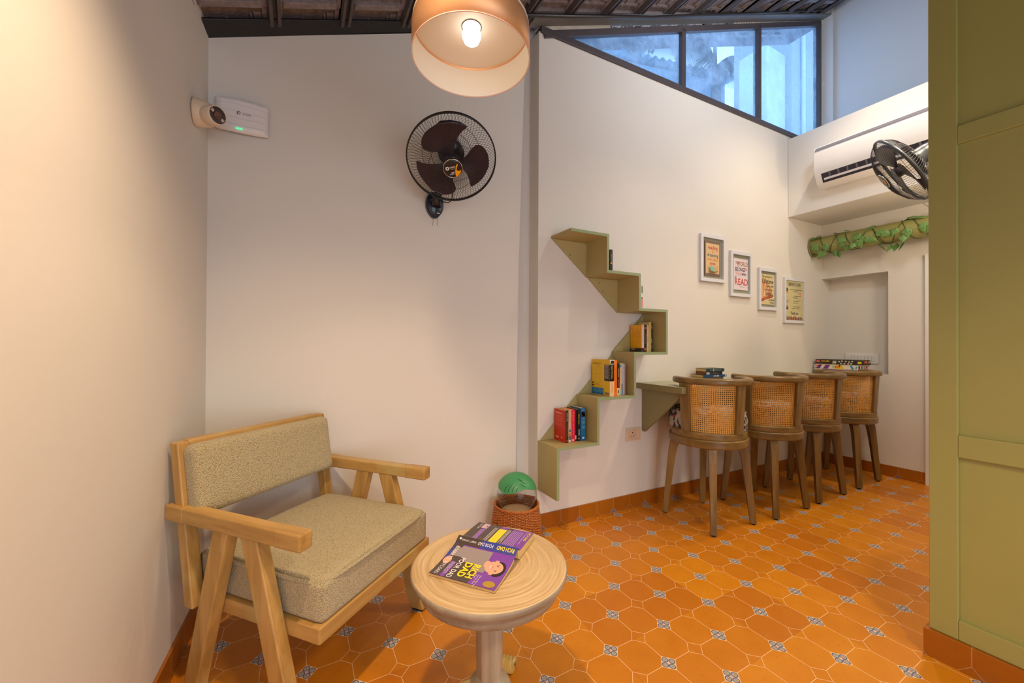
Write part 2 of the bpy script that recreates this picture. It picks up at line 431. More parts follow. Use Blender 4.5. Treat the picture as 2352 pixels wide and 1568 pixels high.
# one tile: lies between two battens, local x up the slope, underside ribs
g = G(); rr = random.Random(5)
g.box((-.148,-.120,.052),(.148,.120,.070))
g.box((-.148,-.120,.036),(-.120,.120,.054)); g.box((.120,-.120,.036),(.148,.120,.054))
g.box((-.12,.086,.030),(.12,.120,.053)); g.box((-.105,.02,.040),(.105,.040,.053)); g.box((-.12,-.120,.044),(.12,-.100,.053))
for k in range(15):
    xx = -.10+k*.0143; g.box((xx,.028,.034+rr.uniform(0,.004)),(xx+.006,.040+rr.uniform(0,.012),.050))
g.box((-.03,-.02,.040),(-.018,.02,.053)); g.box((.07,-.05,.040),(.08,.02,.053)); g.box((.085,-.06,.040),(.118,.01,.053))
tl = None
for k in range(len(BX)-1):
    for j in range(5):
        x = (BX[k]+BX[k+1])/2; y = 2.20-.235*j
        if tl is None: tl = q = obj('roof_tile', g, plain((.24,.20,.20), .7, var=.6, vs=30, bump=.5, bs=80, name='roof_tile_clay_light'), roof, bevel=.002)
        else: q = tl.copy(); C.objects.link(q); q.parent = roof
        q.location = (x, y, RZ_(x)); q.rotation_euler = (R_(-2.5), -sl, 0)
# ------------------------------------------------------------ clerestory window
def glass_mat():
    t = NT('dusty_glass'); co = t.coord('Object')
    tr = t.n('ShaderNodeBsdfTransparent'); tr.inputs[0].default_value = (.62,.80,1.0,1)
    tl_ = t.n('ShaderNodeBsdfTranslucent'); df = t.n('ShaderNodeBsdfDiffuse'); gl = t.n('ShaderNodeBsdfGlossy'); gl.inputs[1].default_value = .08
    tl_.inputs[0].default_value = (.62,.80,1.0,1); df.inputs[0].default_value = (.50,.58,.80,1)
    n1 = t.noise(co, 5.5, 6, .62); n2 = t.noise(co, 1.3, 2)
    m1 = t.n('ShaderNodeMixShader'); m1.inputs[0].default_value = .35; t.l(tl_.outputs[0], m1.inputs[1]); t.l(df.outputs[0], m1.inputs[2])
    rp = t.n('ShaderNodeValToRGB'); t.l(n1, rp.inputs[0]); rp.color_ramp.elements[0].position = .38; rp.color_ramp.elements[0].color = (.16,.16,.16,1)
    rp.color_ramp.elements[1].position = .74; rp.color_ramp.elements[1].color = (.50,.50,.50,1)
    m2 = t.n('ShaderNodeMixShader'); t.l(rp.outputs[0], m2.inputs[0]); t.l(tr.outputs[0], m2.inputs[1]); t.l(m1.outputs[0], m2.inputs[2])
    m3 = t.n('ShaderNodeMixShader'); m3.inputs[0].default_value = .05; t.l(m2.outputs[0], m3.inputs[1]); t.l(gl.outputs[0], m3.inputs[2])
    t.l(m3.outputs[0], t.out.inputs[0]); return t.mat
GLASSW = glass_mat()
FRM = plain((.075,.062,.070), .4, var=.2, vs=9, name='window_steel')
ZT = lambda x: 3.318+.395*(x-1.677)
SILL = 3.235
g = G(); xl = 1.375
def bar(g, x0, z0, x1, z1, wd, dep=.05, off=-.012):
    # straight member along the wall between two wall points, wd tall
    n = Vector((-(z1-z0), x1-x0)); n.normalize(); n *= wd
    p = [(x0,z0),(x1,z1),(x1+n.x,z1+n.y),(x0+n.x,z0+n.y)]
    a = [(q[0], Wy(q[0])+off, q[1]) for q in p]; b = [(q[0], Wy(q[0])+off+dep, q[1]) for q in p]
    g.add(a+b, [(0,1,2,3),(7,6,5,4),(0,4,5,1),(1,5,6,2),(2,6,7,3),(3,7,4,0)])
bar(g, 1.37, SILL-.008, 4.75, SILL-.008, .042, .07, -.014)
bar(g, 1.40, ZT(1.40)-.010, 4.75, ZT(4.75)-.010, .045)
bar(g, 4.745, SILL, 4.745, 4.56, .035, .06)
for xm in (2.685, 3.685): bar(g, xm+.035, SILL, xm+.035, ZT(xm)+.02, .044, .05)
win = struct('window_1', g, FRM, bevel=.002)
for a, b in ((1.50, 2.69), (2.69, 3.69), (3.69, 4.74)):
    g = G(); yy = lambda x: Wy(x)+.018
    pts = [(a, SILL), (b, SILL), (b, ZT(b)), (a, ZT(a))]
    g.add([(p[0], yy(p[0]), p[1]) for p in pts]+[(p[0], yy(p[0])+.004, p[1]) for p in pts], [(0,1,2,3),(7,6,5,4),(0,4,5,1),(1,5,6,2),(2,6,7,3),(3,7,4,0)])
    obj('pane', g, GLASSW, win)
for z in (3.46, 3.90): g = G(); g.box((4.752, 2.0, z), (4.769, 2.022, z+.035)); obj('hinge', g, WHITE, win)

# conduit running along the beam
t_ = tag(obj('conduit_pipe', G().tube([(1.034,2.052,3.135),(1.204,2.046,3.207),(1.524,2.035,3.321),(1.84,2.024,3.439),(2.245,2.011,3.587),(2.729,1.994,3.788),(3.27,1.976,4.006),(4.553,1.925,4.535)], .011, 8), plain((.02,.016,.016), .3, name='pipe_pvc')),
    'dark conduit pipe clipped along the sloping beam under the tiled roof', 'pipe')


# ------------------------------------------------------------ armchair
TH = R_(48.975)
def W2(u, v): return (u*math.sin(TH)+v*math.cos(TH), u*math.cos(TH)-v*math.sin(TH))
CU, CV = 1.19, -1.25
ax_, ay_ = W2(CU, CV)
# local frame: x = u (width, towards the far arm), y = -v (towards the back)
ch = thing('armchair', 'wide wooden armchair with beige boucle cushions standing in the wall corner', 'armchair', (ax_, ay_, 0), math.pi/2-TH)
def LU(u): return u-CU
def LV(v): return -(v-CV)
def cbox(g, u0, u1, v0, v1, z0, z1, mi=0): g.box((LU(min(u0,u1)), min(LV(v0),LV(v1)), z0), (LU(max(u0,u1)), max(LV(v0),LV(v1)), z1), mi)
UN, UF = .853, 1.503
for u0 in (UN, UF):
    u1 = u0+.046
    g = G(); cbox(g, u0, u1, -1.592, -.972, .590, .640); cbox(g, u0-.0015, u1+.0015, -1.593, -1.50, .589, .6415); cbox(g, u0-.0015, u1+.0015, -1.075, -.971, .589, .6415)
    obj('armrest', g, CHAIRW[1], ch, bevel=.005)
    for (vt0, vt1, vb0, vb1) in ((-1.353,-1.283,-1.505,-1.442), (-1.225,-1.154,-1.046,-.978)):
        ua, ub = (u0+.003, u1-.001)
        g = G(); g.hexa([(LU(ua),LV(vb0),.008),(LU(ub),LV(vb0),.008),(LU(ub),LV(vb1),.008),(LU(ua),LV(vb1),.008)],
                        [(LU(ua),LV(vt0),.592),(LU(ub),LV(vt0),.592),(LU(ub),LV(vt1),.592),(LU(ua),LV(vt1),.592)])
        lg = obj('leg', g, CHAIRW[2], ch, bevel=.004)
        g = G(); g.hexa([(LU(ua+.006),LV(vb0+.008),0),(LU(ub-.006),LV(vb0+.008),0),(LU(ub-.006),LV(vb1-.008),0),(LU(ua+.006),LV(vb1-.008),0)],
                        [(LU(ua+.006),LV(vb0+.006),.009),(LU(ub-.006),LV(vb0+.006),.009),(LU(ub-.006),LV(vb1-.006),.009),(LU(ua+.006),LV(vb1-.006),.009)])
        obj('foot_pad', g, BLACK, lg)
g = G()
cbox(g, .900, .935, -1.55, -.945, .297, .345); cbox(g, 1.468, 1.503, -1.55, -.945, .297, .345)
obj('side_rail', g, CHAIRW[1], ch, bevel=.003)
g = G(); cbox(g, .903, 1.500, -.980, -.943, .296, .346); cbox(g, .935, 1.468, -1.55, -1.515, .297, .345)
obj('seat_rail', g, CHAIRW[0], ch, bevel=.003)
g = G(); cbox(g, .945, 1.458, -1.50, -1.02, .272, .300); obj('seat_base', g, plain(srgb(190,160,130), .7, name='seat_plywood'), ch)
# back frame, leaning slightly
def bk(g, u0, u1, z0, z1, d0, d1, mi=0):
    vv = lambda z, d: -1.515-.16*(z-.345)+d
    g.hexa([(LU(u0),LV(vv(z0,d0)),z0),(LU(u1),LV(vv(z0,d0)),z0),(LU(u1),LV(vv(z0,d1)),z0),(LU(u0),LV(vv(z0,d1)),z0)],
           [(LU(u0),LV(vv(z1,d0)),z1),(LU(u1),LV(vv(z1,d0)),z1),(LU(u1),LV(vv(z1,d1)),z1),(LU(u0),LV(vv(z1,d1)),z1)], mi)
for u0 in (.866, 1.460):
    g = G(); bk(g, u0, u0+.042, .300, .852, 0, .042); obj('back_post', g, CHAIRW[2], ch, bevel=.004)
g = G(); bk(g, .905, 1.463, .800, .856, .002, .040); bk(g, .905, 1.463, .60, .64, .002, .03); obj('back_rail', g, CHAIRW[0], ch, bevel=.004)
def boucle():
    t = NT('boucle_fabric'); co = t.coord()
    v = t.n('ShaderNodeTexVoronoi'); v.inputs['Scale'].default_value = 260; t.l(co, v.inputs['Vector'])
    n = t.noise(co, 120, 3, .6); n2 = t.noise(co, 6, 2)
    c = t.mix(v.outputs['Distance'], srgb(220,206,168), srgb(124,108,74)); c = t.mix(t.m('MULTIPLY', n, .45), c, srgb(192,176,132)); c = t.mix(t.m('MULTIPLY', n2, .2), c, srgb(172,156,114))
    t.l(c, t.b.inputs['Base Color']); t.b.inputs['Roughness'].default_value = .95; t.b.inputs['Sheen Weight'].default_value = .3
    t.b.inputs['Specular IOR Level'].default_value = .15
    t.bump(t.m('ADD', t.m('MULTIPLY', v.outputs['Distance'], -1), n), .9, .004); return t.mat
BOUCLE = boucle()
g = G(); uc = (.915+1.490)/2; vc = (-1.515-.950)/2
g.rbox((LU(uc), LV(vc), .405), (.2885, .2835, .060), .014, 14)
g.rbox((LU(uc), LV(vc), .455), (.283, .279, .022), .020, 14)
seat = obj('seat_cushion', g, BOUCLE, ch, weld=True)
g = G(); pth = []
for k in range(64):
    a = 2*math.pi*k/64; cx, sy = math.cos(a), math.sin(a); n_ = 9
    rr_ = (abs(cx)**n_+abs(sy)**n_)**(-1/n_)
    pth.append((LU(uc)+.288*rr_*cx, LV(vc)+.283*rr_*sy, .4625))
g.tube(pth, .0065, 8, closed=True)
obj('piping', g, BOUCLE, seat)
g = G(); M_ = T((LU(1.175), LV(-1.508), .724)) @ RX(-.16)
g.rbox((0,0,0), (.295, .040, .124), .026, 14, 0, M_)
obj('back_cushion', g, BOUCLE, ch, weld=True)

# ------------------------------------------------------------ round pedestal table
TX_, TY_, TZ_ = .535, 1.121, .513
tb = thing('side_table', 'small round whitewashed wooden pedestal table in front of the armchair', 'table', (TX_, TY_, 0))
def ringwood():
    t = NT('limewashed_rings'); co = t.coord()
    sp = t.n('ShaderNodeSeparateXYZ'); t.l(co, sp.inputs[0])
    nz = t.noise(co, 3.5, 3)
    r = t.m('SQRT', t.m('ADD', t.m('MULTIPLY', sp.outputs[0], sp.outputs[0]), t.m('MULTIPLY', sp.outputs[1], sp.outputs[1])))
    ang = t.m('ARCTAN2', sp.outputs[1], sp.outputs[0])
    cv = t.n('ShaderNodeCombineXYZ'); t.l(t.m('ADD', t.m('MULTIPLY', r, 130), t.m('MULTIPLY', nz, 4)), cv.inputs[0]); t.l(t.m('MULTIPLY', ang, .9), cv.inputs[1]); t.l(sp.outputs[2], cv.inputs[2])
    n1 = t.noise(cv.outputs[0], 1.0, 4, .6)
    rp = t.n('ShaderNodeValToRGB'); t.l(n1, rp.inputs[0]); e = rp.color_ramp.elements
    e[0].position = .33; e[0].color = (*srgb(178,146,102), 1); e[1].position = .66; e[1].color = (*srgb(212,186,144), 1)
    t.l(rp.outputs[0], t.b.inputs['Base Color']); t.b.inputs['Roughness'].default_value = .42
    t.bump(n1, .25, .003); return t.mat
GREYW = wood('greywashed_wood', srgb(140,122,98), srgb(186,172,150), 2, 9, .45)
GREYWH = wood('greywashed_wood_rim', srgb(126,110,90), srgb(174,160,140), 0, 7, .45, bump=.3)
g = G(); R0 = .243
prof = [(0.0,TZ_-.028),(R0-.03,TZ_-.028),(R0-.006,TZ_-.024),(R0-.001,TZ_-.016),(R0,TZ_-.006),(R0-.003,TZ_-.001),(R0-.008,TZ_),(0,TZ_)]
g.lathe(prof, 96)
for i in range(len(g.m)):
    c = sum((g.v[k] for k in g.f[i]), Vector())/len(g.f[i])
    if c.z < TZ_-.002: g.m[i] = 1
obj('tabletop', g, [ringwood(), GREYWH], tb)
g = G(); g.lathe([(0,TZ_-.067),(R0-.036,TZ_-.067),(R0-.026,TZ_-.061),(R0-.022,TZ_-.048),(R0-.024,TZ_-.036),(R0-.014,TZ_-.032),(R0-.012,TZ_-.027),(0,TZ_-.027)], 96)
obj('apron', g, GREYWH, tb)
g = G(); n8 = [(.046*math.cos(R_(22.5+45*k+8)), .046*math.sin(R_(22.5+45*k+8))) for k in range(8)]
n8b = [(p[0]*.9, p[1]*.9) for p in n8]
g.add([(p[0],p[1],.445) for p in n8]+[(p[0],p[1],.12) for p in n8b], [(0,1,2,3,4,5,6,7)]+[(k+8,(k+1)%8+8,(k+1)%8,k) for k in range(8)]+[(15,14,13,12,11,10,9,8)])
obj('column', g, GREYW, tb, bevel=.003)
g = G(); g.lathe([(0,.165),(.040,.165),(.046,.150),(.060,.142),(.068,.128),(.074,.105),(.070,.082),(.055,.066),(0,.060)], 40)
obj('column_base', g, GREYW, tb)
YELW = wood('gilded_wood', srgb(168,138,70), srgb(214,190,120), 0, 8, .4)
for k in range(3):
    a = R_(47+120*k); M_ = RZ(a); g = G()
    sec = [(.04,.115,.030,.028),(.08,.112,.028,.028),(.12,.096,.026,.028),(.15,.070,.024,.026),(.175,.045,.024,.024),(.20,.028,.028,.026),(.225,.022,.030,.022)]
    vs = []; fs = []
    for (x, z, hw, hh) in sec: vs += [(x,-hw,z-hh),(x,hw,z-hh),(x,hw*.8,z+hh),(x,-hw*.8,z+hh)]
    for i in range(len(sec)-1):
        for q in range(4): fs.append((i*4+q,(i+1)*4+q,(i+1)*4+(q+1)%4,i*4+(q+1)%4))
    fs += [(0,1,2,3),(len(vs)-1,len(vs)-2,len(vs)-3,len(vs)-4)]
    g.add(vs, fs, 0, M_)
    lg = obj('leg', g, YELW, tb, bevel=.006)
    g = G()
    for q in range(5): 
        yy = -.026+.013*q
        g.tube([(.195,yy,.046),(.222,yy,.042),(.238,yy,.024),(.240,yy,.006)], [.0065,.0075,.0072,.005], 8, 0, M_)
    obj('claw_foot', g, YELW, lg)

# ------------------------------------------------------------ open paperback lying face down
bk_o = Vector((.5365, 1.1535)); bdx = Vector((.622, -.783)); BL = .215
bt = thing('open_paperback', 'purple paperback lying open face down on the round table', 'book', (bk_o.x, bk_o.y, TZ_), math.atan2(bdx.y, bdx.x))
# local x along the spine (top of the book at +x), local y: front cover towards -y
def zf(q):   # front half, q metres from the spine
    return .029-.019*(1-math.exp(-q/.06))-.004*(q/.15)**2+.003*(q/.15)**6
def zb(q): return .029+.0145*math.exp(-q/.006)-.003*(q/.14)**3
FW, BW, SW = .150, .146, .0125
def surf(p, q):    # p along the spine 0..1, q signed metres, minus towards the front cover
    x = (p-.5)*BL
    if q < -SW: z = zf(-q-SW)
    elif q > SW: z = zb(q-SW)
    else: z = .029+(q+SW)/(2*SW)*.0145+.0012*math.cos(q/SW*1.4)
    return Vector((x, q, z))
def shell(g, q0, q1, nq, th, mi, x0=0, x1=1):
    g.grid(lambda u, v: surf(x0+(x1-x0)*u, q0+(q1-q0)*v), 2, nq, mi); b = len(g.v)
    g.grid(lambda u, v: surf(x0+(x1-x0)*u, q0+(q1-q0)*v)-Vector((0,0,th)), 2, nq, mi)
PURP = plain(srgb(126,70,170), .25, name='cover_purple'); DKG = plain(srgb(78,66,62), .25, name='cover_charcoal'); SUIT = plain(srgb(150,138,140), .3, name='cover_grey')
BLUEC = plain(srgb(62,70,150), .25, name='cover_blue'); YELC = plain(srgb(240,215,30), .3, name='cover_yellow'); WHC = plain(srgb(236,230,235), .3, name='cover_white')
SKIN = plain(srgb(226,166,140), .35, name='printed_skin'); HAIR = plain(srgb(46,34,34), .35, name='printed_hair'); GOLD = plain(srgb(176,142,48), .3, name='gold_seal')
PGR = plain(srgb(196,176,215), .35, name='cover_lilac')
g = G(); shell(g, -SW-FW, -SW, 16, .0009, 0); shell(g, -SW, SW, 6, .0009, 1); shell(g, SW, SW+BW, 16, .0009, 0)
obj('cover', g, [PURP, BLUEC], bt)
g = G()
def block(g, side, thick_out, thick_in, wd, n=14):
    xs = (-.5*BL+.002, .5*BL-.002)
    for xa, xb in ((xs[0], xs[1]),):
        rows = []
        for k in range(n+1):
            q = .004+(wd-.003-.004)*k/n; s_ = -1 if side == 'f' else 1
            zt = (zf(q) if side == 'f' else zb(q))-.001
            th = thick_in+(thick_out-thick_in)*(k/n)
            rows.append((s_*(SW+q), zt, max(0.0005, zt-th)))
        vs = []
        for (y, a, b) in rows: vs += [(xa,y,a),(xb,y,a),(xb,y,b),(xa,y,b)]
        fs = []
        for k in range(n):
            for q in range(4): fs.append((k*4+q,(k+1)*4+q,(k+1)*4+(q+1)%4,k*4+(q+1)%4))
        fs += [(0,1,2,3),(n*4+3,n*4+2,n*4+1,n*4)]
        g.add(vs, fs)
block(g, 'f', .0085, .012, FW); block(g, 'b', .0265, .028, BW)
obj('pages', g, PAGES, bt)
mats = [DKG, SUIT, YELC, WHC, SKIN, HAIR, GOLD, PGR, PURP, BLUEC, plain(srgb(196,120,96), .35, name='printed_skin_shade')]
g = G(); LIFT = [.0003]
def fp(p, q, side='f', lift=None):     # p 0..1 bottom to top, q 0..1 from the spine
    v = surf(p, -(SW+q*FW) if side == 'f' else (SW+q*BW)); v.z += (lift if lift is not None else LIFT[0]); return v
def patch(p0, p1, q0, q1, mi, side='f', n=8, shear=0, lift=None):
    g.grid(lambda u, v: fp(p0+(p1-p0)*u+shear*v, q0+(q1-q0)*v, side, lift), 3, n, mi)
def blob(pc, qc, rp_, rq, mi, side='f', n=24, rot=0, lift=None, sq=2):
    g.grid(lambda u, v: fp(pc+rp_*u*math.cos(v*2*math.pi+rot), qc+rq*u*math.sin(v*2*math.pi+rot), side, lift), 4, n, mi)
def ftext(body, p, q, size, mi, side='f', lift=.0011, sx=1.0, bold=0, align='LEFT'):
    # baseline runs away from the spine on the front, letter tops to +p
    sc = FW
    if side == 'f': wp = lambda c: fp(p+c.y/BL, q+c.x/FW, 'f', lift)
    else: wp = lambda c: fp(p+c.y/BL, q-c.x/BW, 'b', lift)
    g.text(body, size, None, mi, align, sx, bold, wp)
patch(0, .16, 0, 1, 0, lift=.0003); patch(.16, .60, .30, 1, 0, lift=.0003); patch(0, .06, .0, .45, 9, lift=.0004)
patch(.06, .66, .03, .34, 1, lift=.0005); patch(.50, .70, .30, .62, 1, lift=.0005); patch(.3, .6, .34, .45, 1, lift=.0006)
blob(.08, .50, .06, .12, 4, lift=.0007)
blob(.865, .43, .105, .215, 5, lift=.0007); blob(.80, .415, .135, .175, 4, lift=.0009); blob(.675, .36, .045, .10, 4, lift=.0008)
blob(.80, .605, .03, .022, 4, lift=.0008); blob(.80, .225, .03, .022, 4, lift=.0008)
for qq in (.34, .49): patch(.846, .853, qq-.034, qq+.034, 5, lift=.0011, n=3); blob(.832, qq, .006, .020, 5, lift=.0011)
patch(.738, .752, .365, .465, 3, lift=.0012); patch(.733, .757, .355, .475, 10, lift=.0011); patch(.775, .79, .395, .435, 10, lift=.0010)
blob(.88, .88, .085, .095, 6, lift=.0008)
ftext('RICH', .555, .43, .0315, 2, sx=.92, bold=.04); ftext('DAD', .425, .43, .0315, 2, sx=1.0, bold=.04); ftext('POOR DAD', .290, .34, .0235, 3, sx=.80, bold=.01)
ftext('ROBERT T. KIYOSAKI', .085, .06, .0180, 3, sx=.80)
patch(.165, .235, .50, 1.0, 8, lift=.0006)
for k, s_ in enumerate(('What the Rich Teach Their', 'Kids About Money That the', 'Poor and Middle Class')): ftext(s_, .215-.022*k, .52, .0052, 3)
for k, s_ in enumerate(('What the Rich Teach', 'Their Kids About', 'Money')): ftext(s_, .705-.035*k, .70, .0062, 3)
# spine text, top to bottom
def stext(body, p, size, mi, align='LEFT', sx=1.0, bold=0):
    g.text(body, size, None, mi, align, sx, bold, lambda c: surf(p-c.x/BL, -c.y)+Vector((0,0,.0006)))
g.grid(lambda u, v: surf(.0+.42*u, -SW+2*SW*v)+Vector((0,0,.0003)), 2, 6, 0)
stext('RICH DAD', .965, .0165, 2, bold=.02, sx=.78); stext('POOR DAD', .625, .0145, 3, sx=.74); stext('ROBERT T. KIYOSAKI', .335, .0078, 3, sx=.72); g.lathe([(0,0),(.004,0)], 16, 3, T(surf(.06, .002)+Vector((0,0,.0009))) @ RX(.5))
# back cover
patch(0, .16, 0, 1, 0, 'b', lift=.0003); patch(.16, .24, 0, .7, 8, 'b', lift=.0003); patch(.24, .44, 0, 1, 0, 'b', lift=.0003); patch(.44, .575, .08, .85, 2, 'b', lift=.0006)
patch(.575, .66, 0, 1, 0, 'b', lift=.0003); patch(.13, .235, .72, .97, 7, 'b', lift=.0006); blob(.175, .84, .03, .06, 4, 'b', lift=.0009); blob(.2, .84, .02, .05, 5, 'b', lift=.0008)
ftext('RICH DAD', .955, .92, .013, 2, 'b', bold=.02); ftext('The #1 Personal Finance Book of All Time', .905, .95, .0055, 3, 'b')
for k in range(7): patch(.845-.028*k, .852-.028*k, .12+.03*(k%3), .90, 7, 'b', lift=.0007)
for k in range(3): patch(.635-.02*k, .641-.02*k, .18+.1*(k%2), .88, 3, 'b', lift=.0007)
for k in range(3): patch(.40-.022*k, .406-.022*k, .10+.05*k, .86, 3, 'b', lift=.0007)
for k in range(5): patch(.225-.016*k, .229-.016*k, .08, .66, 7, 'b', lift=.0007)
ftext('RICH DAD', .09, .93, .009, 3, 'b')
obj('cover_print', g, mats, bt)

# ------------------------------------------------------------ pendant lamp
PX_, PY_ = .481, 1.161
pt = thing('pendant_lamp', 'large copper drum pendant with a cream inside and a lit bulb', 'lamp', (PX_, PY_, 2.11))
COPPER = plain(srgb(222,168,122), .42, .6, var=.04, vs=3, name='brushed_copper')
CREAM = plain(srgb(230,222,208), .55, name='shade_lining')
g = G(); rs = .1865
g.lathe([(rs-.002,0),(rs,0),(rs,.085),(rs-.006,.115),(rs-.03,.138),(rs-.07,.148),(.03,.150),(.0,.150)], 96)
shd = obj('lamp_shade', g, COPPER, pt)
g = G(); g.lathe([(rs-.0022,.0005),(rs-.0022,.103)], 96); g.lathe([(rs-.0022,.103),(rs-.06,.106),(.03,.108),(0,.108)], 96)
obj('shade_lining', g, CREAM, shd)
g = G(); g.tube([(rs*math.cos(a)*.9995, rs*math.sin(a)*.9995, 0) for a in [2*math.pi*k/96 for k in range(96)]], .0016, 6, closed=True); obj('shade_rim', g, plain(srgb(232,190,180), .4, name='rim_copper'), shd)
g = G(); g.lathe([(0,.050),(.014,.052),(.024,.060),(.0295,.074),(.030,.084),(.026,.098),(.018,.110),(.013,.116)], 32)
bm_ = NT('lit_bulb'); bm_.b.inputs['Emission Color'].default_value = (1,.92,.80,1); bm_.b.inputs['Emission Strength'].default_value = 3.6
obj('bulb', g, bm_.mat, pt)
g = G(); g.lathe([(.013,.104),(.020,.108),(.021,.149)], 24); g.tube([(.031*math.cos(a), .031*math.sin(a), .1065) for a in [2*math.pi*k/24 for k in range(24)]], .0012, 5, closed=True); obj('bulb_socket', g, plain(srgb(60,34,22), .4, name='socket_brown'), pt)
g = G(); g.tube([(0,0,.15),(0,0,ZB(PX_)+.128-2.11)], .003, 8); obj('cable', g, BLACK, pt)
bl = lamp('pendant_light', 'POINT', (PX_, PY_, 2.11+.05), .16, (1.0,.84,.66), .03)
bl.parent = pt; bl.location = (0, 0, .046)
bs_ = spot('pendant_light', (0, 0, .045), 11, WARM, .03, 116, .3); bs_.parent = pt

# ------------------------------------------------------------ wall fans
def make_fan(name, label, C0, az, el, spin, mount, mount_n, housing=(BLACK), R=.225, fwd_spin=0):
    a = Vector((math.sin(az)*math.cos(el), math.cos(az)*math.cos(el), math.sin(el)))
    s_ = a.cross(Vector((0,0,1))).normalized(); u = s_.cross(a)
    # local z = axis (forward), local x = right as the viewer in front sees it, local y = up
    root = thing(name, label, 'fan', mount)
    off = Vector(C0)-Vector(mount)
    M0 = Matrix(((-s_.x,u.x,a.x,off.x),(-s_.y,u.y,a.y,off.y),(-s_.z,u.z,a.z,off.z),(0,0,0,1)))
    pr = [(.048,.086),(.08,.084),(.13,.074),(.18,.052),(.207,.028),(.2225,.006)]
    g = G(); N = 84
    for k in range(N):
        a0 = 2*math.pi*k/N
        g.tube([(r*math.cos(a0+.16*(r/R)**1.5), r*math.sin(a0+.16*(r/R)**1.5), z) for r, z in pr], .00085, 4, 0, M0, cap=False)
    for r, z in ((.118,.0775),): g.tube([(r*math.cos(t), r*math.sin(t), z) for t in [2*math.pi*k/72 for k in range(72)]], .0011, 5, 0, M0, closed=True)
    obj('front_guard', g, WIRE, root)
    g = G(); prb = [(.060,-.070),(.10,-.070),(.15,-.062),(.19,-.045),(.212,-.022),(.2225,-.004)]
    for k in range(N):
        a0 = 2*math.pi*k/N
        g.tube([(r*math.cos(a0-.42*(r/R)**1.3), r*math.sin(a0-.42*(r/R)**1.3), z) for r, z in prb], .0009, 4, 0, M0, cap=False)
    for r, z in ((.15,-.062),(.105,-.070)): g.tube([(r*math.cos(t), r*math.sin(t), z) for t in [2*math.pi*k/72 for k in range(72)]], .0012, 5, 0, M0, closed=True)
    obj('rear_guard', g, WIRE, root)
    g = G(); g.lathe([(R-.003,-.009),(R+.0025,-.009),(R+.004,0),(R+.0025,.009),(R-.003,.009),(R-.0035,0)], 96, 0, M0, closed=True); obj('guard_ring', g, housing, root)
    for k in range(3):
        g = G(); base = spin+2*math.pi*k/3
        rs_ = [.030,.05,.075,.10,.125,.15,.168,.180,.187,.190]
        lo = [-.42,-.40,-.42,-.47,-.53,-.60,-.66,-.68,-.45,.05]     # sharp side
        hi = [.45,.52,.70,.85,.93,.93,.85,.70,.52,.20]                # round side
        def fn(uu, vv):
            x = uu*(len(rs_)-1); i = min(int(x), len(rs_)-2); f = x-i
            r = rs_[i]*(1-f)+rs_[i+1]*f; l = lo[i]*(1-f)+lo[i+1]*f; h = hi[i]*(1-f)+hi[i+1]*f
            an = l+(h-l)*vv; return (r*math.cos(base+an), r*math.sin(base+an), .010+.030*(vv-.5)*min(1, r/.1)+.004*math.sin(vv*math.pi))
        g.grid(fn, 18, 12, 0, M0); n0 = len(g.v)
        g.grid(lambda uu, vv: tuple(Vector(fn(uu, vv))-Vector((0,0,.002))), 18, 12, 0, M0)
        obj('fan_blade', g, BLADE, root)
    g = G(); g.lathe([(0,.030),(.030,.030),(.034,.020),(.034,-.012),(.0,-.012)], 32, 0, M0); obj('blade_hub', g, BLADE, root)
    g = G(); g.lathe([(0,.0965),(.030,.0965),(.043,.094),(.0475,.090),(.0495,.082),(.046,.080),(0,.080)], 48, 0, M0)
    g.lathe([(.0450,.0925),(.0472,.0945),(.0495,.090),(.0482,.0880)], 48, 1, M0, closed=True)
    cap = obj('hub_cap', g, [BLACK, CHROME], root)
    g = G(); zt = .0972
    ML = M0 @ T((0,0,zt)) @ RZ(R_(24+fwd_spin))
    g.text('orient', .0120, ML @ T((.000,.010,0)), 0, 'CENTER', 1, .03); g.text('electric', .0060, ML @ T((.001,.0005,0)), 0, 'CENTER', 1, .02)
    ro = [(.0085*math.copysign(abs(math.cos(t))**.6, math.cos(t)), .0085*math.copysign(abs(math.sin(t))**.6, math.sin(t))) for t in [2*math.pi*k/24 for k in range(24)]]
    ri = [(p[0]*.45, p[1]*.45) for p in ro]; Mq = ML @ T((-.026,.008,0))
    g.add([(*p,0) for p in ro]+[(*p,0) for p in ri], [(k,(k+1)%24,24+(k+1)%24,24+k) for k in range(24)], 0, Mq)
    g.text('HIGH', .0072, ML @ T((-.004,-.017,0)), 0, 'CENTER', 1.1, .03); g.text('SPEED', .0072, ML @ T((-.010,-.0245,0)), 0, 'CENTER', 1.1, .03)
    sw = [(.016,.030),(.022,.026),(.018,.010),(.020,-.002),(.027,-.005),(.034,-.002),(.041,.003),(.041,-.010),(.033,-.026),(.023,-.037),(.016,-.022),(.0125,-.004),(.013,.016)]
    Ms = M0 @ T((0,0,zt-.0004)) @ RZ(R_(fwd_spin))
    g.add([(*p,0) for p in sw], [(0,1,2,12),(12,2,3,11),(3,4,10,11),(4,5,10),(5,6,7),(5,7,8,10),(8,9,10)], 1, Ms)
    obj('lettering', g, [TXTW, YEL], cap)
    g = G(); g.lathe([(0,-.185),(.030,-.184),(.046,-.172),(.056,-.150),(.060,-.120),(.060,-.090),(.068,-.076),(.068,-.068),(0,-.068)], 36, 0, M0)
    for k in range(10):
        t = 2*math.pi*k/10; g.box((-.003,-.0575,-.165),(.003,-.052,-.10), 0, M0 @ RZ(t))
    obj('motor_housing', g, housing, root)
    # neck down to the wall plate
    pb = M0 @ Vector((0,-.035,-.125)); pm = Vector((0,0,.03)) + mount_n*.055
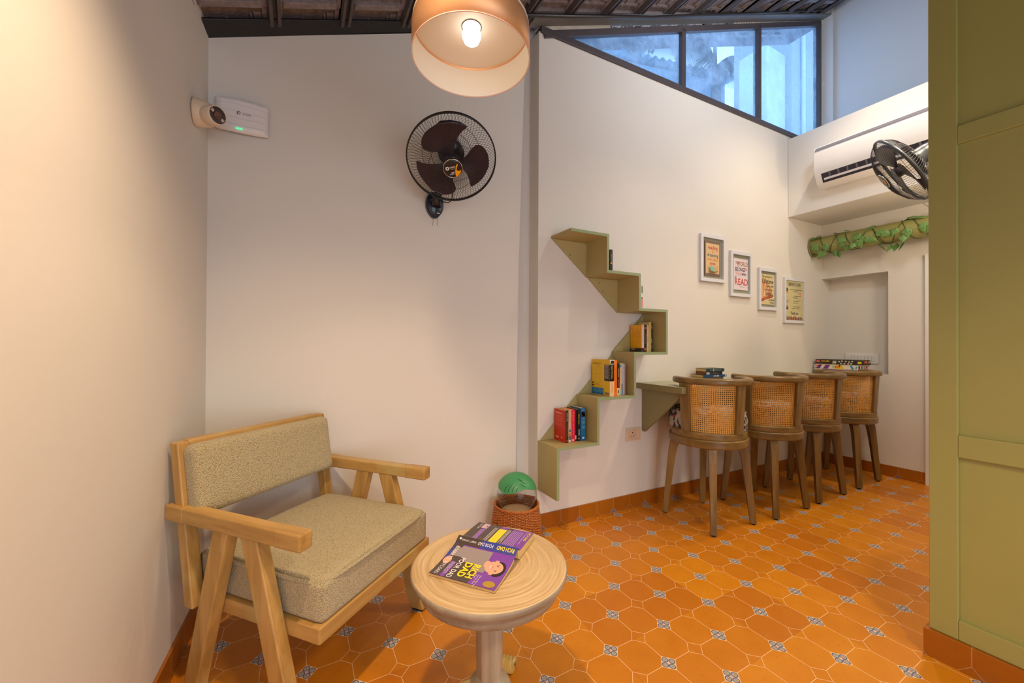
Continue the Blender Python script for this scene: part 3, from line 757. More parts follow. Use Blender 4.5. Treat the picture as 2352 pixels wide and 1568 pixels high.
    g = G(); g.tube([tuple(pb), tuple(pb.lerp(pm, .5)+Vector((0,0,-.02))), tuple(pm), tuple(pm+Vector((0,0,-.05)))], [.022,.021,.024,.026], 14); obj('neck', g, housing, root)
    Mw = basis((0,0,0), mount_n.cross(Vector((0,0,1))), Vector((0,0,1)))
    if (Mw @ Vector((0,0,1))).dot(mount_n) < 0: Mw = Mw @ RY(math.pi)
    g = G(); out = []
    for k in range(28):
        t = 2*math.pi*k/28; x = .052*math.copysign(abs(math.cos(t))**.75, math.cos(t)); y = .075*math.sin(t)
        if y < 0: x *= 1-.35*(abs(y)/.075)**2
        out.append((x, y))
    n_ = len(out)
    g.add([(x,y,0) for x,y in out]+[(x,y,.022) for x,y in out]+[(x*.86,y*.88,.036) for x,y in out],
          [tuple(reversed(range(n_)))]+[(k,(k+1)%n_,n_+(k+1)%n_,n_+k) for k in range(n_)]+[(n_+k,n_+(k+1)%n_,2*n_+(k+1)%n_,2*n_+k) for k in range(n_)]+[tuple(range(2*n_,3*n_))], 0, Mw, True)
    wp = obj('wall_plate', g, NAVY, root)
    for x, y in ((-.018,.0),(.018,.0),(0,-.015),(-.026,.02),(.026,.02)): g = G(); g.lathe([(.0025,.036),(.0025,.0375),(0,.0375)], 8, 0, Mw @ T((x,y,0))); obj('screw', g, TXTW, wp)
    g = G(); g.box((.008,-.052,.036),(.024,-.048,.0372), 0, Mw); obj('marking', g, TXTW, wp)
    for sx in (-.012, .016): g = G(); g.tube([tuple(Mw @ Vector((sx,-.07,.02))), tuple(Mw @ Vector((sx+.003,-.095,.021))), tuple(Mw @ Vector((sx-.001,-.12,.021)))], .0012, 5); obj('pull_cord', g, plain((.1,.1,.1), .5, name='cord'), root)
    g = G(); p0 = M0 @ Vector((.0,-.05,-.10)); 
    g.tube([tuple(p0+(pm-p0)*t+Vector((.05*math.sin(t*math.pi), 0, -.10*math.sin(t*math.pi)))) for t in [k/12 for k in range(13)]], .0028, 6); obj('power_cord', g, BLACK, root)
    return root
make_fan('wall_fan', 'black oscillating wall fan on the left part of the back wall', (.685,1.908,2.145), 3.406, -.88, R_(108), (.690, Ly(.69)-.001, 2.005), Vector((-.034,-1,0)).normalized(), fwd_spin=-4)
make_fan('wall_fan', 'dark wall fan half hidden by the green partition near the air conditioner', (3.225,.954,2.273), 5.919, -.555, R_(70), (3.36,.452,2.10), Vector((0,1,0)), housing=plain((.035,.045,.06), .3, name='slate_plastic'), fwd_spin=0)

# ------------------------------------------------------------ zigzag wall shelf
SD = .215; th_ = .018
zs_ = thing('zigzag_shelf', 'olive green zigzag staircase bookshelf fixed to the back wall', 'shelf', (1.68, Wy(1.68), .56))
def shbox(g, x0, x1, z0, z1, mi=0):
    # wall following box; front faces get the bluish light tint
    p = [(x0, Wy(x0)-SD), (x1, Wy(x1)-SD), (x1, Wy(x1)), (x0, Wy(x0))]
    g.hexa([(a,b,z0) for a,b in p], [(a,b,z1) for a,b in p], 0); g.m[-4] = 1 if mi == 0 else 0
verts_h = [(1.360,1.680,.578),(1.662,1.988,.860),(1.970,2.285,1.148),(2.012,2.285,1.446),(1.737,2.030,1.680),(1.457,1.755,1.912)]
for k, (xa, xb, zt) in enumerate(verts_h):
    g = G(); shbox(g, xa, xb, zt-th_, zt); obj('shelf_board', g, [SHELF, EDGE], zs_, world=True)
for (xr, za, zb_) in ((1.378,.262,.560),(1.680,.578,.842),(1.988,.860,1.130),(2.285,1.148,1.428),(2.030,1.446,1.662),(1.755,1.680,1.894)):
    g = G(); shbox(g, xr-th_, xr, za, zb_); obj('upright_board', g, [SHELF, EDGE], zs_, world=True)
def tri(g, pts, off, thk=.009):
    a = [(x, Wy(x)-off, z) for x, z in pts]; b = [(x, Wy(x)-off+thk, z) for x, z in pts]; n = len(pts)
    g.add(a+b, [tuple(range(n)), tuple(reversed(range(n,2*n)))]+[(i,n+i,n+(i+1)%n,(i+1)%n) for i in range(n)])
for pts in ([(1.375,.579),(1.662,.579),(1.662,.861)], [(1.675,.861),(1.970,.861),(1.970,1.13)], [(1.97,1.149),(2.267,1.149),(2.267,1.427)],
            [(1.75,1.661),(2.012,1.661),(2.012,1.43)], [(1.462,1.893),(1.737,1.893),(1.737,1.665)]):
    g = G(); tri(g, pts, .012); obj('back_panel', g, SHELF, zs_, world=True)
for x0, z0 in ((1.378,.560),(1.680,.842),(1.988,1.130)):
    g = G(); tri(g, [(x0,z0),(x0,z0-.19),(x0+.19,z0)], .012); obj('bracket', g, SHELF, zs_, world=True)
for x, z in ((1.60,1.80),(1.88,1.575),(1.845,1.63)):
    g = G(); g.lathe([(.0035,.0),(.0035,.001),(0,.001)], 10, 0, T((x, Wy(x)-.0135, z)) @ RX(R_(90))); obj('screw_hole', g, BLACK, zs_, world=True)

# ------------------------------------------------------------ books
FACE = lambda o, x, y: basis(o, x, y)
def cov(c): return plain(srgb(*c), .38, name='book_cover')
def std_book(x0, x1, ys, yb, z0, h, spine, side, label, group, prints=(), rot=0):
    """standing book, spine towards -y; prints: list of (kind, ...) put on the spine or left cover"""
    t = thing('book', label, 'book', (x0, ys, z0), rot, group)
    W_, D_ = x1-x0-.0006, min(yb, Wy(x1)-.014)-ys; c = .0012
    g = G(); g.box((0,0,0),(W_,c,h),0); g.box((0,c,0),(c,D_,h),1); g.box((W_-c,c,0),(W_,D_,h),1)
    obj('cover', g, [cov(spine), cov(side)], t, bevel=.0006, seg=1)
    g = G(); g.box((c,c,.003),(W_-c,D_-.003,h-.003)); obj('pages', g, PAGES, t)
    cols = []; g = G()
    def mi(col):
        if col not in cols: cols.append(col)
        return cols.index(col)
    for p in prints:
        kind = p[0]
        if kind == 's':      # spine text top to bottom: text, centre fraction from the top, size, colour, sx, horizontal position
            _, s_, fz, size, col, sx = p[:6]; hx = p[6] if len(p) > 6 else .5
            g.text(s_, size, basis((W_*hx, -.0005, h*(1-fz)), (0,0,-1), (1,0,0)), mi(col), 'CENTER', sx)
        elif kind == 'h':    # spine text across
            _, s_, fz, size, col = p[:5]; g.text(s_, size, basis((W_*.5, -.0005, h*(1-fz)), (1,0,0), (0,0,1)), mi(col), 'CENTER')
        elif kind == 'sp':   # spine patch (x0,x1 fractions, z from top)
            _, a, b, c0, c1, col = p; z_ = -.0003 if (a, b) != (0, 1) else -.0002
            g.add([(W_*a,z_,h*(1-c1)),(W_*b,z_,h*(1-c1)),(W_*b,z_,h*(1-c0)),(W_*a,z_,h*(1-c0))], [(0,1,2,3)], mi(col))
        elif kind == 'cp':   # patch on the left cover: y fractions from the spine, z from top
            _, a, b, c0, c1, col = p[:6]; lx = -.0002-(p[6]*.0002 if len(p) > 6 else 0)
            g.add([(lx,D_*b,h*(1-c1)),(lx,D_*a,h*(1-c1)),(lx,D_*a,h*(1-c0)),(lx,D_*b,h*(1-c0))], [(0,1,2,3)], mi(col))
        elif kind == 'ct':   # text on the left cover (y fraction of its left end from the fore edge)
            _, s_, a, fz, size, col = p[:6]; g.text(s_, size, basis((-.0009, D_*(1-a), h*(1-fz)), (0,-1,0), (0,0,1)), mi(col), 'LEFT', p[6] if len(p) > 6 else 1)
    if cols: obj('cover_print', g, [cov(c) for c in cols], t)
    return t
OR2 = (240,120,60); TXT = (240,225,205)
gr = 'paperbacks on the lowest shelf step'
z1 = .5785
pr = [('cp',.15,.88,.06+.030*k,.068+.030*k,(250,170,110)) for k in range(4)]
pr = [('cp',.42,.90,.085,.094,(250,170,110)),('cp',.28,.90,.108,.118,(250,170,110)),('cp',.30,.90,.132,.141,(250,170,110))]
pr += [('cp',.22+.03*((k*7)%4),.90,.19+.0215*k,.195+.0215*k,OR2) for k in range(10)]+[('cp',.22+.04*((k*5)%3),.90,.43+.025*k,.435+.025*k,OR2) for k in range(4)]
pr += [('cp',.80,.86,.86,.89,TXT),('cp',.62,.76,.865,.905,TXT),('cp',.30,.38,.85,.885,TXT),('s','HAWKINS  WOODS',.20,.010,TXT,.62),('s','INTO THE WATER OF THE DARK',.60,.008,(225,110,95),.70),('sp',.3,.75,.925,.955,(225,60,50))]
std_book(1.477,1.501,2.000,2.128,z1,.203,(60,38,24),(196,40,10),'thick paperback with plain red back cover at the left end of the lowest shelf', gr, pr)
std_book(1.502,1.525,2.002,2.125,z1,.202,(206,170,140),(206,170,140),'cream spined paperback between the red book and the pink book', gr, [('s','LETTERS',.3,.008,(180,140,110),.8),('sp',.25,.8,.60,.68,(60,100,110)),('sp',.1,.8,.72,.80,(200,110,40)),('sp',.1,.9,.80,.92,(90,100,80)),('sp',.2,.7,.92,.97,(230,225,215))])
std_book(1.526,1.556,2.004,2.126,z1,.203,(214,28,72),(214,28,72),'bright pink paperback with orange title on the lowest shelf', gr, [('s','Al Jewel',.20,.021,(245,140,50),.85),('s','A NOVEL OF THE GOLDEN HEART',.60,.0085,(250,150,160),.62),('sp',.25,.75,.92,.98,(245,180,170))])
std_book(1.557,1.576,2.012,2.126,z1,.200,(44,32,48),(44,32,48),'dark violet book with white sticker at the foot of its spine', gr, [('sp',-.05+.06,.85,.82,.945,(205,190,170))])
std_book(1.577,1.597,2.004,2.126,z1,.203,(22,16,14),(22,16,14),'black paperback with yellow author lettering reading HOME lower down', gr, [('s','Harlan Coben',.31,.018,(222,180,50),.66),('s','HOME',.72,.017,(230,222,210),.75),('sp',0,1,.82,.88,(40,50,90)),('sp',.3,.7,.90,.95,(240,150,120))])
std_book(1.599,1.639,2.000,2.130,z1,.210,(20,104,160),(20,104,160),'blue hardback with portrait on its spine at the right of the lowest shelf', gr, [('h','John',.045,.010,(130,190,225)),('h','Mason',.075,.010,(130,190,225)),('sp',.12,.9,.12,.27,(40,20,20)),('sp',.2,.55,.13,.2,(240,110,60)),('sp',.45,.8,.2,.26,(235,150,110)),('h','THE',.31,.010,(130,190,225)),('h','MAN',.345,.010,(130,190,225)),('h','WHO',.41,.010,(130,190,225)),('h','FIRST',.445,.010,(130,190,225)),('h','SAW',.48,.010,(130,190,225)),('h','THE',.55,.010,(130,190,225)),('h','DEEP',.585,.010,(130,190,225)),('h','BLUE',.62,.010,(130,190,225)),('sp',.3,.7,.89,.945,(225,225,225))])
gr = 'books on the second shelf step'; z2 = .8605
YL = (228,184,4); DK = (62,46,30)
pr = [('ct','Harness the power of marketing',.06,.095,.0088,DK,.72),('ct','and watch your business grow',.06,.13,.0088,DK,.72)]
pr += [('cp',.40,.92,.175+.022*k,.179+.022*k,(196,156,10)) for k in range(28) if k not in (7,8,13,18,23)]
pr += [('cp',0,.30,.13,.59,(52,40,30),1)]+[('cp',.04+.02*(k%3),.28,.16+.029*k,.168+.029*k,(206,196,190),2) for k in range(13)]+[('cp',.04,.28,.145,.155,YL,2)]
pr += [('cp',.33,1,.80,.985,(8,110,168),1)]+[('cp',.36,.95,.83+.018*k,.835+.018*k,(110,180,215),2) for k in range(6)]
pr += [('cp',.03,.28,.90,.97,(180,160,120),1)]+[('cp',.04+.016*k,.047+.016*k,.905,.96,(70,50,20),2) for k in range(14)]
pr += [('ct','FOR DUMMIES',.24,.70,.008,DK,.6),('cp',.90,.99,.65,.69,(60,20,20),1),('cp',.88,.99,.72,.76,(40,14,18),1)]
pr += [('sp',0,1,0,.07,(240,235,235)),('sp',.2,.95,.02,.10,(30,24,34)),('sp',.15,.98,.10,.13,(90,170,220)),('sp',0,1,.13,.59,(34,22,14)),('s','Digital Marketing',.33,.013,(244,220,120),.95),('sp',0,1,.59,1,(236,196,150)),('s','DUMMIES',.76,.021,(200,150,90),.75)]
std_book(1.784,1.822,1.935,2.118,z2,.238,YL,YL,'big bright yellow manual with blue strip standing left on the second shelf', gr, pr)
std_book(1.824,1.848,1.936,2.118,z2,.236,(244,126,6),(244,126,6),'tall orange spined book beside the big yellow manual', gr, [('s','THE  PSYCHOLOGY  SELLING  BOOK',.55,.009,(160,70,10),1.1)])
std_book(1.868,1.892,1.957,2.10,z2,.213,(30,18,14),(30,18,14),'black and white spined paperback right of the orange book', gr, [('s','IKIGAI RISING',.30,.012,(236,200,180),.8),('s','RISING SUN',.62,.012,(230,120,80),.8),('sp',0,1,.77,1,(232,204,160)),('sp',.3,.7,.84,.93,(90,60,50))])
std_book(1.893,1.905,1.957,2.10,z2,.214,(222,182,130),(222,182,130),'thin cream book with teal tip on the second shelf', gr, [('sp',0,1,.05,.13,(40,130,150)),('sp',0,1,.85,1,(170,200,190))])
std_book(1.906,1.919,1.957,2.10,z2,.212,(176,196,206),(176,196,206),'thin pale blue book fading to deeper blue at its foot', gr, [('sp',.2,.9,.65,1,(70,120,180)),('s','CALM',.3,.007,(90,100,130),.8)])
std_book(1.920,1.931,1.957,2.10,z2,.211,(190,172,178),(190,172,178),'thin lilac grey book with peach lettering on the second shelf', gr, [('s','WAY OF LIFE',.70,.007,(236,140,110),.9)])
std_book(1.932,1.944,1.957,2.10,z2,.210,(170,150,156),(170,150,156),'plain mauve grey book rightmost on the second shelf', gr)
gr = 'books on the middle shelf step'; z3 = 1.1485
pr = [('cp',.78,.88,.14,.175,(200,60,20)),('cp',.45,.55,.06,.13,(240,190,60)),('cp',.18,.26,.10,.15,(245,200,80))]+[('cp',.12,.88,.22+.022*k,.225+.022*k,(196,130,10)) for k in range(12) if k != 7]
pr += [('cp',0,1,.86,1,(56,44,34),1),('cp',.58,.92,.84,.94,(190,165,120),2)]+[('cp',.60+.03*k,.612+.03*k,.86,.92,(70,50,30),3) for k in range(10)]
std_book(2.132,2.157,1.990,2.098,z3,.193,(222,190,176),(234,166,6),'yellow orange book with barcode patch at the front of the middle shelf', gr, pr+[('s','THE ORDER OF TIME',.45,.009,(90,60,60),.9),('sp',0,1,.86,1,(50,40,34))])
std_book(2.158,2.187,1.995,2.098,z3,.193,(34,22,18),(34,22,18),'black paperback with orange motifs on the middle shelf', gr, [('sp',.3,.8,.08,.16,(200,100,40)),('s','THE SHADOW LINE',.5,.011,(150,130,120),.8),('sp',.25,.75,.86,.95,(230,110,60))])
std_book(2.188,2.209,1.995,2.098,z3,.192,(222,194,140),(222,194,140),'cream paperback with small black title on the middle shelf', gr, [('s','Finding Peace',.55,.009,(60,40,20),.9)])
std_book(2.210,2.230,1.992,2.094,z3,.212,(214,190,120),(222,198,130),'tallest cream book standing behind on the middle shelf', gr, [])
std_book(2.231,2.244,1.995,2.098,z3,.208,(44,36,30),(44,36,30),'slim dark book with patterned spine rightmost on the middle shelf', gr, [('sp',.2,.8,.1,.2,(150,140,120)),('sp',.2,.8,.55,.7,(170,160,130)),('sp',.2,.9,.78,.9,(90,120,130))])
std_book(1.768,1.790,1.917,2.04,1.6805,.136,(34,20,14),(34,20,14),'small black book beside the upright of the second highest step', 'books on the upper shelf steps', [('s','THE BLACK CAT TALES',.45,.008,(220,190,150),.8),('sp',.1,.8,.62,.70,(220,120,40))])
std_book(2.034,2.049,1.906,2.03,1.4465,.166,(222,214,212),(222,214,212),'white and pink book just peeking out beside the upper right upright', 'books on the upper shelf steps', [('sp',.4,1,.10,.38,(60,50,60)),('sp',.3,1,.55,.62,(60,60,70)),('sp',.3,1,.62,.98,(236,90,110))])

# ------------------------------------------------------------ counter
CT = .918
ct = thing('wall_counter', 'long olive green bar counter fixed along the back wall', 'counter', (2.206, Wy(2.2), .6))
CWOOD = plain((.25,.225,.105), .45, var=.10, vs=9, bump=.06, bs=30, name='counter_laminate')
CTOP = plain((.36,.37,.25), .38, var=.05, vs=6, name='counter_top_laminate')
g = G(); xe = XF-.002
g.hexa([(2.206,1.716,CT-.042),(xe,1.690,CT-.042),(xe,Wy(xe)-.0005,CT-.042),(2.206,Wy(2.206)-.0005,CT-.042)], [(2.206,1.716,CT),(xe,1.690,CT),(xe,Wy(xe)-.0005,CT),(2.206,Wy(2.206)-.0005,CT)])
g.m[1] = 1
obj('countertop', g, [CWOOD, CTOP], ct, world=True, bevel=.0015)
for x0 in (2.262, 3.10, 3.95, 4.70):
    g = G(); yw = Wy(x0)-.0008
    p = [(yw,.560),(yw,CT-.0425),(1.765,CT-.0425),(1.765,.850),(2.085,.552)]
    g.add([(x0,a,b) for a,b in p]+[(x0+.022,a,b) for a,b in p], [(0,1,2,3,4),(9,8,7,6,5)]+[(i,5+i,5+(i+1)%5,(i+1)%5) for i in range(5)])
    obj('bracket', g, CWOOD, ct, world=True)
    g = G(); g.box((x0+.022, yw-.03, .575),(x0+.055, yw, CT-.0425)); obj('cleat', g, CWOOD, ct, world=True)

# ------------------------------------------------------------ bar stools
def cane_mat():
    t = NT('cane_webbing'); uvn = t.n('ShaderNodeTexCoord'); sp = t.n('ShaderNodeSeparateXYZ'); t.l(uvn.outputs['UV'], sp.inputs[0])
    a = t.m('MULTIPLY', sp.outputs[0], 23); b = t.m('MULTIPLY', sp.outputs[1], 25)
    fa = t.m('SUBTRACT', t.m('FRACT', a), .5); fb = t.m('SUBTRACT', t.m('FRACT', b), .5)
    r = t.m('SQRT', t.m('ADD', t.m('MULTIPLY', fa, fa), t.m('MULTIPLY', fb, fb)))
    hole = t.m('LESS_THAN', r, .27)
    n = t.noise(t.coord(), 60, 3); 
    weave = t.m('ABSOLUTE', t.m('SUBTRACT', t.m('FRACT', t.m('ADD', a, b)), .5))
    c = t.mix(n, srgb(196,138,52), srgb(232,182,96)); c = t.mix(t.m('MULTIPLY', weave, .5), c, srgb(176,112,36))
    t.l(c, t.b.inputs['Base Color']); t.b.inputs['Roughness'].default_value = .55
    t.l(t.m('SUBTRACT', 1, hole), t.b.inputs['Alpha']); t.bump(weave, .4, .002); return t.mat
def floral_mat():
    t = NT('floral_fabric'); co = t.coord()
    v = t.n('ShaderNodeTexVoronoi'); v.inputs['Scale'].default_value = 22; t.l(co, v.inputs['Vector'])
    n = t.noise(co, 34, 4, .65); n2 = t.noise(co, 9, 2)
    base = srgb(176,172,170)
    dk = t.m('MULTIPLY', t.m('GREATER_THAN', n, .50), t.m('GREATER_THAN', n2, .46))
    c = t.mix(dk, base, srgb(52,54,62))
    rd = t.m('MULTIPLY', t.m('LESS_THAN', v.outputs['Distance'], .36), t.m('LESS_THAN', n2, .50))
    c = t.mix(rd, c, srgb(190,52,44)); t.l(c, t.b.inputs['Base Color']); t.b.inputs['Roughness'].default_value = .8
    t.bump(t.noise(co, 300, 2), .2, .002); return t.mat
CANE, FLORAL = cane_mat(), floral_mat()
def make_stool(label):
    root = thing('bar_stool', label, 'bar stool', (0,0,0), 0, 'cane backed bar stools along the wall counter')
    for k in range(4):
        a = R_(-90+90*k); g = G(); M_ = RZ(a)
        path = [(.196,.534),(.206,.522),(.214,.505),(.221,.478),(.227,.445),(.235,.38),(.252,.22),(.276,.010)]
        hw = [.029,.028,.027,.026,.025,.023,.020,.018]; ht = [.024,.024,.0235,.023,.022,.021,.019,.018]; vs = []; fs = []
        for i, (r, z) in enumerate(path):
            tn = Vector((path[min(i+1,7)][0]-path[max(i-1,0)][0], path[min(i+1,7)][1]-path[max(i-1,0)][1])).normalized(); nx, nz = -tn.y, tn.x
            if i == 0: nx, nz = 1, 0
            for (su, sv) in ((-1,-1),(1,-1),(1,1),(-1,1)): vs.append((r+nx*hw[i]*su, ht[i]*sv, z+nz*hw[i]*su))
        for i in range(7):
            for q in range(4): fs.append((i*4+q,(i+1)*4+q,(i+1)*4+(q+1)%4,i*4+(q+1)%4))
        fs += [(0,1,2,3),(31,30,29,28)]; g.add(vs, fs, 0, M_)
        lg = obj('leg', g, STOOLW[2], root, bevel=.004)
        g = G(); g.lathe([(0,0),(.012,0),(.013,.004),(.013,.011),(0,.011)], 14, 0, M_ @ T((.276,0,0))); obj('foot_glide', g, BLACK, lg)
    g = G(); g.lathe([(0,.532),(.236,.532),(.243,.5335),(.2475,.538),(.249,.543),(.249,.546),(.249,.576),(.249,.579),(.2475,.5835),(.243,.587),(.236,.588),(0,.588)], 72); obj('seat_ring', g, STOOLW[0], root)
    a0, a1 = R_(-90-78), R_(-90+78)
    g = G(); g.lathe([(.190,.587),(.236,.587),(.2395,.588),(.241,.591),(.241,.594),(.241,.620),(.241,.623),(.239,.628),(.234,.631),(.230,.631),(.198,.631),(.194,.630),(.190,.626),(.190,.622)], 48, 0, None, True, True, a0, a1); obj('back_rim', g, STOOLW[0], root)
    g = G(); g.lathe([(0,.588),(.218,.588),(.238,.60),(.249,.64),(.250,.69),(.242,.735),(.224,.758),(.19,.768),(.10,.774),(0,.776)], 60, 0, T((0,.045,0)) @ Matrix.Diagonal((1,.84,1,1)))
    cu = obj('seat_cushion', g, FLORAL, root)
    g = G(); g.tube([(.239*math.cos(t), .84*.239*math.sin(t)+.045, .742) for t in [2*math.pi*k/48 for k in range(48)]], .0045, 6, closed=True); obj('piping', g, FLORAL, cu)
    for s_ in (-1, 1):
        g = G(); M_ = T((.004,-.004,0)) @ RZ(R_(-90+43*s_))
        g.hexa([(.200,-.033,.628),(.236,-.033,.628),(.236,.033,.628),(.200,.033,.628)], [(.216,-.036,.945),(.254,-.036,.945),(.254,.036,.945),(.216,.036,.945)], 0, M_)
        obj('back_post', g, STOOLW[2], root, bevel=.003)
    aa, ab = R_(-90-37), R_(-90+37)
    g = G(); g.grid(lambda u, v: (.004+(.220+.016*v)*math.cos(aa+(ab-aa)*u), -.004+(.220+.016*v)*math.sin(aa+(ab-aa)*u), .626+.318*v), 32, 4, uv=True); obj('cane_panel', g, CANE, root)
    a0, a1 = R_(-90-84), R_(-90+124); MR = T((.020,-.016,0))
    g = G(); g.lathe([(.207,.940),(.238,.940),(.246,.943),(.2495,.950),(.250,.955),(.250,.966),(.248,.975),(.242,.981),(.234,.983),(.214,.983),(.206,.980),(.201,.973),(.200,.964),(.200,.952),(.202,.944)], 64, 0, MR, True, True, a0, a1)
    for aE in (a0, a1):   # rounded ends
        g.lathe([(.0,.021),(.014,.020),(.0225,.012),(.0248,0),(.0225,-.013),(.014,-.021),(0,-.022)], 20, 0, MR @ T((.225*math.cos(aE), .225*math.sin(aE), .962)))
    obj('top_rail', g, STOOLW[0], root)
    return root
st = make_stool('cane backed wooden bar stool nearest the camera, first in the row')
lab = [None, 'second cane backed bar stool from the near end of the counter', 'third cane backed bar stool along the counter, second from the far corner', 'farthest cane backed bar stool in the room corner before the board games']
for k, (x, y, a) in enumerate([(2.497,1.735,48),(3.092,1.688,46),(3.665,1.686,45),(4.312,1.682,44)]):
    o = st if k == 0 else copytree(st)
    o.location = (x, y, 0); o.rotation_euler = (0, 0, -R_(a))
    if lab[k]: o['label'] = lab[k]

# ------------------------------------------------------------ things lying on the counter
def flat_book(cx, cy, rot, L, D, z0, h, spine, top, label, group, prints=(), pages=PAGES, dx=0):
    """lying book: spine along local x on the -y side"""
    t = thing('book', label, 'book', (cx, cy, z0), rot, group); c = .0012
    g = G(); g.box((dx,0,0),(dx+L,D,c),1); g.box((dx,0,h-c),(dx+L,D,h),1); g.box((dx,0,c),(dx+L,c,h-c),0); obj('cover', g, [cov(spine), cov(top)], t, bevel=.0005, seg=1)
    g = G(); g.box((dx+.003,c,c),(dx+L-.003,D-.003,h-c)); obj('pages', g, pages, t)
    if prints:
        g = G(); cols = []
        for p in prints:
            if p[-1] not in cols: cols.append(p[-1])
            m_ = cols.index(p[-1])
            if p[0] == 's': g.text(p[1], p[3], basis((dx+L*p[2], -.0007, h*.5), (1,0,0), (0,0,1)), m_, 'CENTER')
            else: g.add([(dx+L*p[1],-.0003,h*p[3]),(dx+L*p[2],-.0003,h*p[3]),(dx+L*p[2],-.0003,h*p[4]),(dx+L*p[1],-.0003,h*p[4])], [(0,1,2,3)], m_)
        obj('cover_print', g, [cov(c_) for c_ in cols], t)
    return t
gr = 'books stacked on the counter'; ra_ = R_(-6)
PG2 = plain(srgb(150,98,40), .8, name='aged_pages')
flat_book(2.765,1.955,ra_,.215,.115,CT+.0003,.0275,(120,96,70),(120,96,70),'brown book at the bottom of the counter stack behind the stool rail',gr)
flat_book(2.752,1.950,R_(-6),.255,.128,CT+.028,.018,(22,72,120),(30,50,90),'wide thin blue book under two smaller books on the counter',gr,[('p',.44,.56,.2,.8,(150,170,190)),('p',.58,.66,.2,.8,(190,190,190)),('p',.93,.98,.1,.9,(190,200,210))])
flat_book(2.800,1.958,ra_,.178,.105,CT+.0463,.0235,(60,60,72),(40,40,50),'small grey spined paperback in the middle of the counter stack',gr,[('p',.02,.2,.1,.9,(200,200,205)),('s','MIDNIGHT',.55,.010,(170,170,180)),('p',.85,.95,.3,.7,(40,40,50))],PG2)
flat_book(2.796,1.955,R_(-8),.190,.108,CT+.0700,.0255,(30,62,66),(50,60,50),'dark teal spined paperback on top of the counter book stack',gr,[('s','THE KNOWLEDGE OF LOSS',.5,.009,(190,205,200)),('p',.38,.42,.1,.9,(160,190,190))])
# board games
gr = 'board games stacked at the counter end'
def game(x0, x1, y0, y1, z0, h, base, label, draw):
    t = thing('board_game', label, 'board game', ((x0+x1)/2, (y0+y1)/2, z0), 0, gr)
    g = G(); g.box((x0+.003,y0+.003,z0),(x1-.003,y1-.003,z0+h*.6)); obj('box_base', g, cov((214,196,170)), t, world=True)
    g = G(); g.box((x0,y0,z0+h*.12),(x1,y1,z0+h)); obj('box_lid', g, cov(base), t, world=True, bevel=.001)
    g = G(); cols = []
    def P(u0, u1, v0, v1, col, shear=0, side='l', lift=0):   # long side faces -x, u from the far (left in view) end
        if col not in cols: cols.append(col)
        if side == 'l':
            f = lambda u, v: (x0-.0003-lift*.0003, y1-(y1-y0)*u, z0+h*(.12+.88*v))
        else: f = lambda u, v: (x0+(x1-x0)*u, y0-.0003-lift*.0003, z0+h*(.12+.88*v))
        g.add([f(u0,v0), f(u1,v0), f(u1+shear,v1), f(u0+shear,v1)], [(0,1,2,3)], cols.index(col))
    def S(s_, u, v, size, col, side='l', sx=1):
        if col not in cols: cols.append(col)
        if side == 'l': M_ = basis((x0-.0012, y1-(y1-y0)*u, z0+h*(.12+.88*v)), (0,-1,0), (0,0,1))
        else: M_ = basis((x0+(x1-x0)*u, y0-.0012, z0+h*(.12+.88*v)), (1,0,0), (0,0,1))
        g.text(s_, size, M_, cols.index(col), 'CENTER', sx, .02)
    draw(P, S); obj('box_print', g, [cov(c_) for c_ in cols], t, world=True)
RED = (222,70,60)
def d3(P, S): P(.05,.14,.45,.85,RED); S('Funskool',.095,.65,.012,(240,230,220),sx=.6); P(.19,1,0,1,(80,66,150)); P(.24,.40,.35,.75,(225,225,235),.01,lift=1); P(.42,.62,.35,.75,(230,150,60),0,lift=1); P(0,1,.2,.8,(90,80,160),0,'s')
def d2(P, S):
    P(.05,.13,0,1,(100,48,130),.05); P(.20,.31,0,1,(116,54,146),.06); P(.47,.57,.0,1,(240,196,20),.02,lift=0); P(.60,.67,0,1,(238,196,20),-.05); P(.83,.88,0,1,(30,160,215),-.04)
    P(.02,.10,.55,.85,RED,0,lift=1); P(.02,.06,.1,.3,(40,40,90),0,lift=1); S('K',.44,.5,.030,(120,180,70)); S('I',.475,.5,.030,(230,110,60)); S('D',.51,.5,.030,(220,60,110)); S('S',.55,.5,.030,(240,140,40))
    P(.90,.93,.2,.8,(30,150,215),.02); P(.97,1,0,1,(50,40,40)); P(.1,.3,.2,.8,(60,130,190),0,'s'); P(.7,.85,.1,.9,(200,60,50),0,'s'); P(.45,.6,.2,.6,(90,110,150),0,'s')
def d1(P, S):
    P(.02,.10,.35,.80,RED,0); S('Funskool',.06,.57,.011,(250,235,225),sx=.6); S('HOUSIE',.22,.6,.020,(250,196,40),sx=1.0)
    P(.37,.45,.15,.55,(206,204,190),.02); P(.38,.46,.45,.75,(190,190,176),.01,lift=1)
    for k, (u, v) in enumerate([(.52,.6),(.58,.72),(.66,.66),(.73,.6),(.79,.7),(.56,.25),(.63,.22),(.71,.18),(.77,.25)]): P(u-.018,u+.018,v-.12,v+.12,(226,210,190),.004)
    P(.90,.98,.25,.7,(226,206,40)); P(.15,.3,.4,.8,RED,0,'s'); P(.35,.55,.4,.8,(230,170,40),0,'s'); P(.7,.82,.3,.8,(210,200,190),0,'s'); P(.85,.97,.5,.95,(210,200,190),0,'s')
zc = CT+.0003
game(4.575,4.763,1.640,2.012,zc,.046,(232,220,208),'white and violet board game box at the bottom of the stack',d3)
game(4.582,4.765,1.642,2.008,zc+.0465,.043,(238,222,206),'white board game box with coloured stripes in the middle of the stack',d2)
game(4.592,4.766,1.626,2.002,zc+.0900,.052,(48,40,34),'black board game box with yellow title on top of the stack',d1)

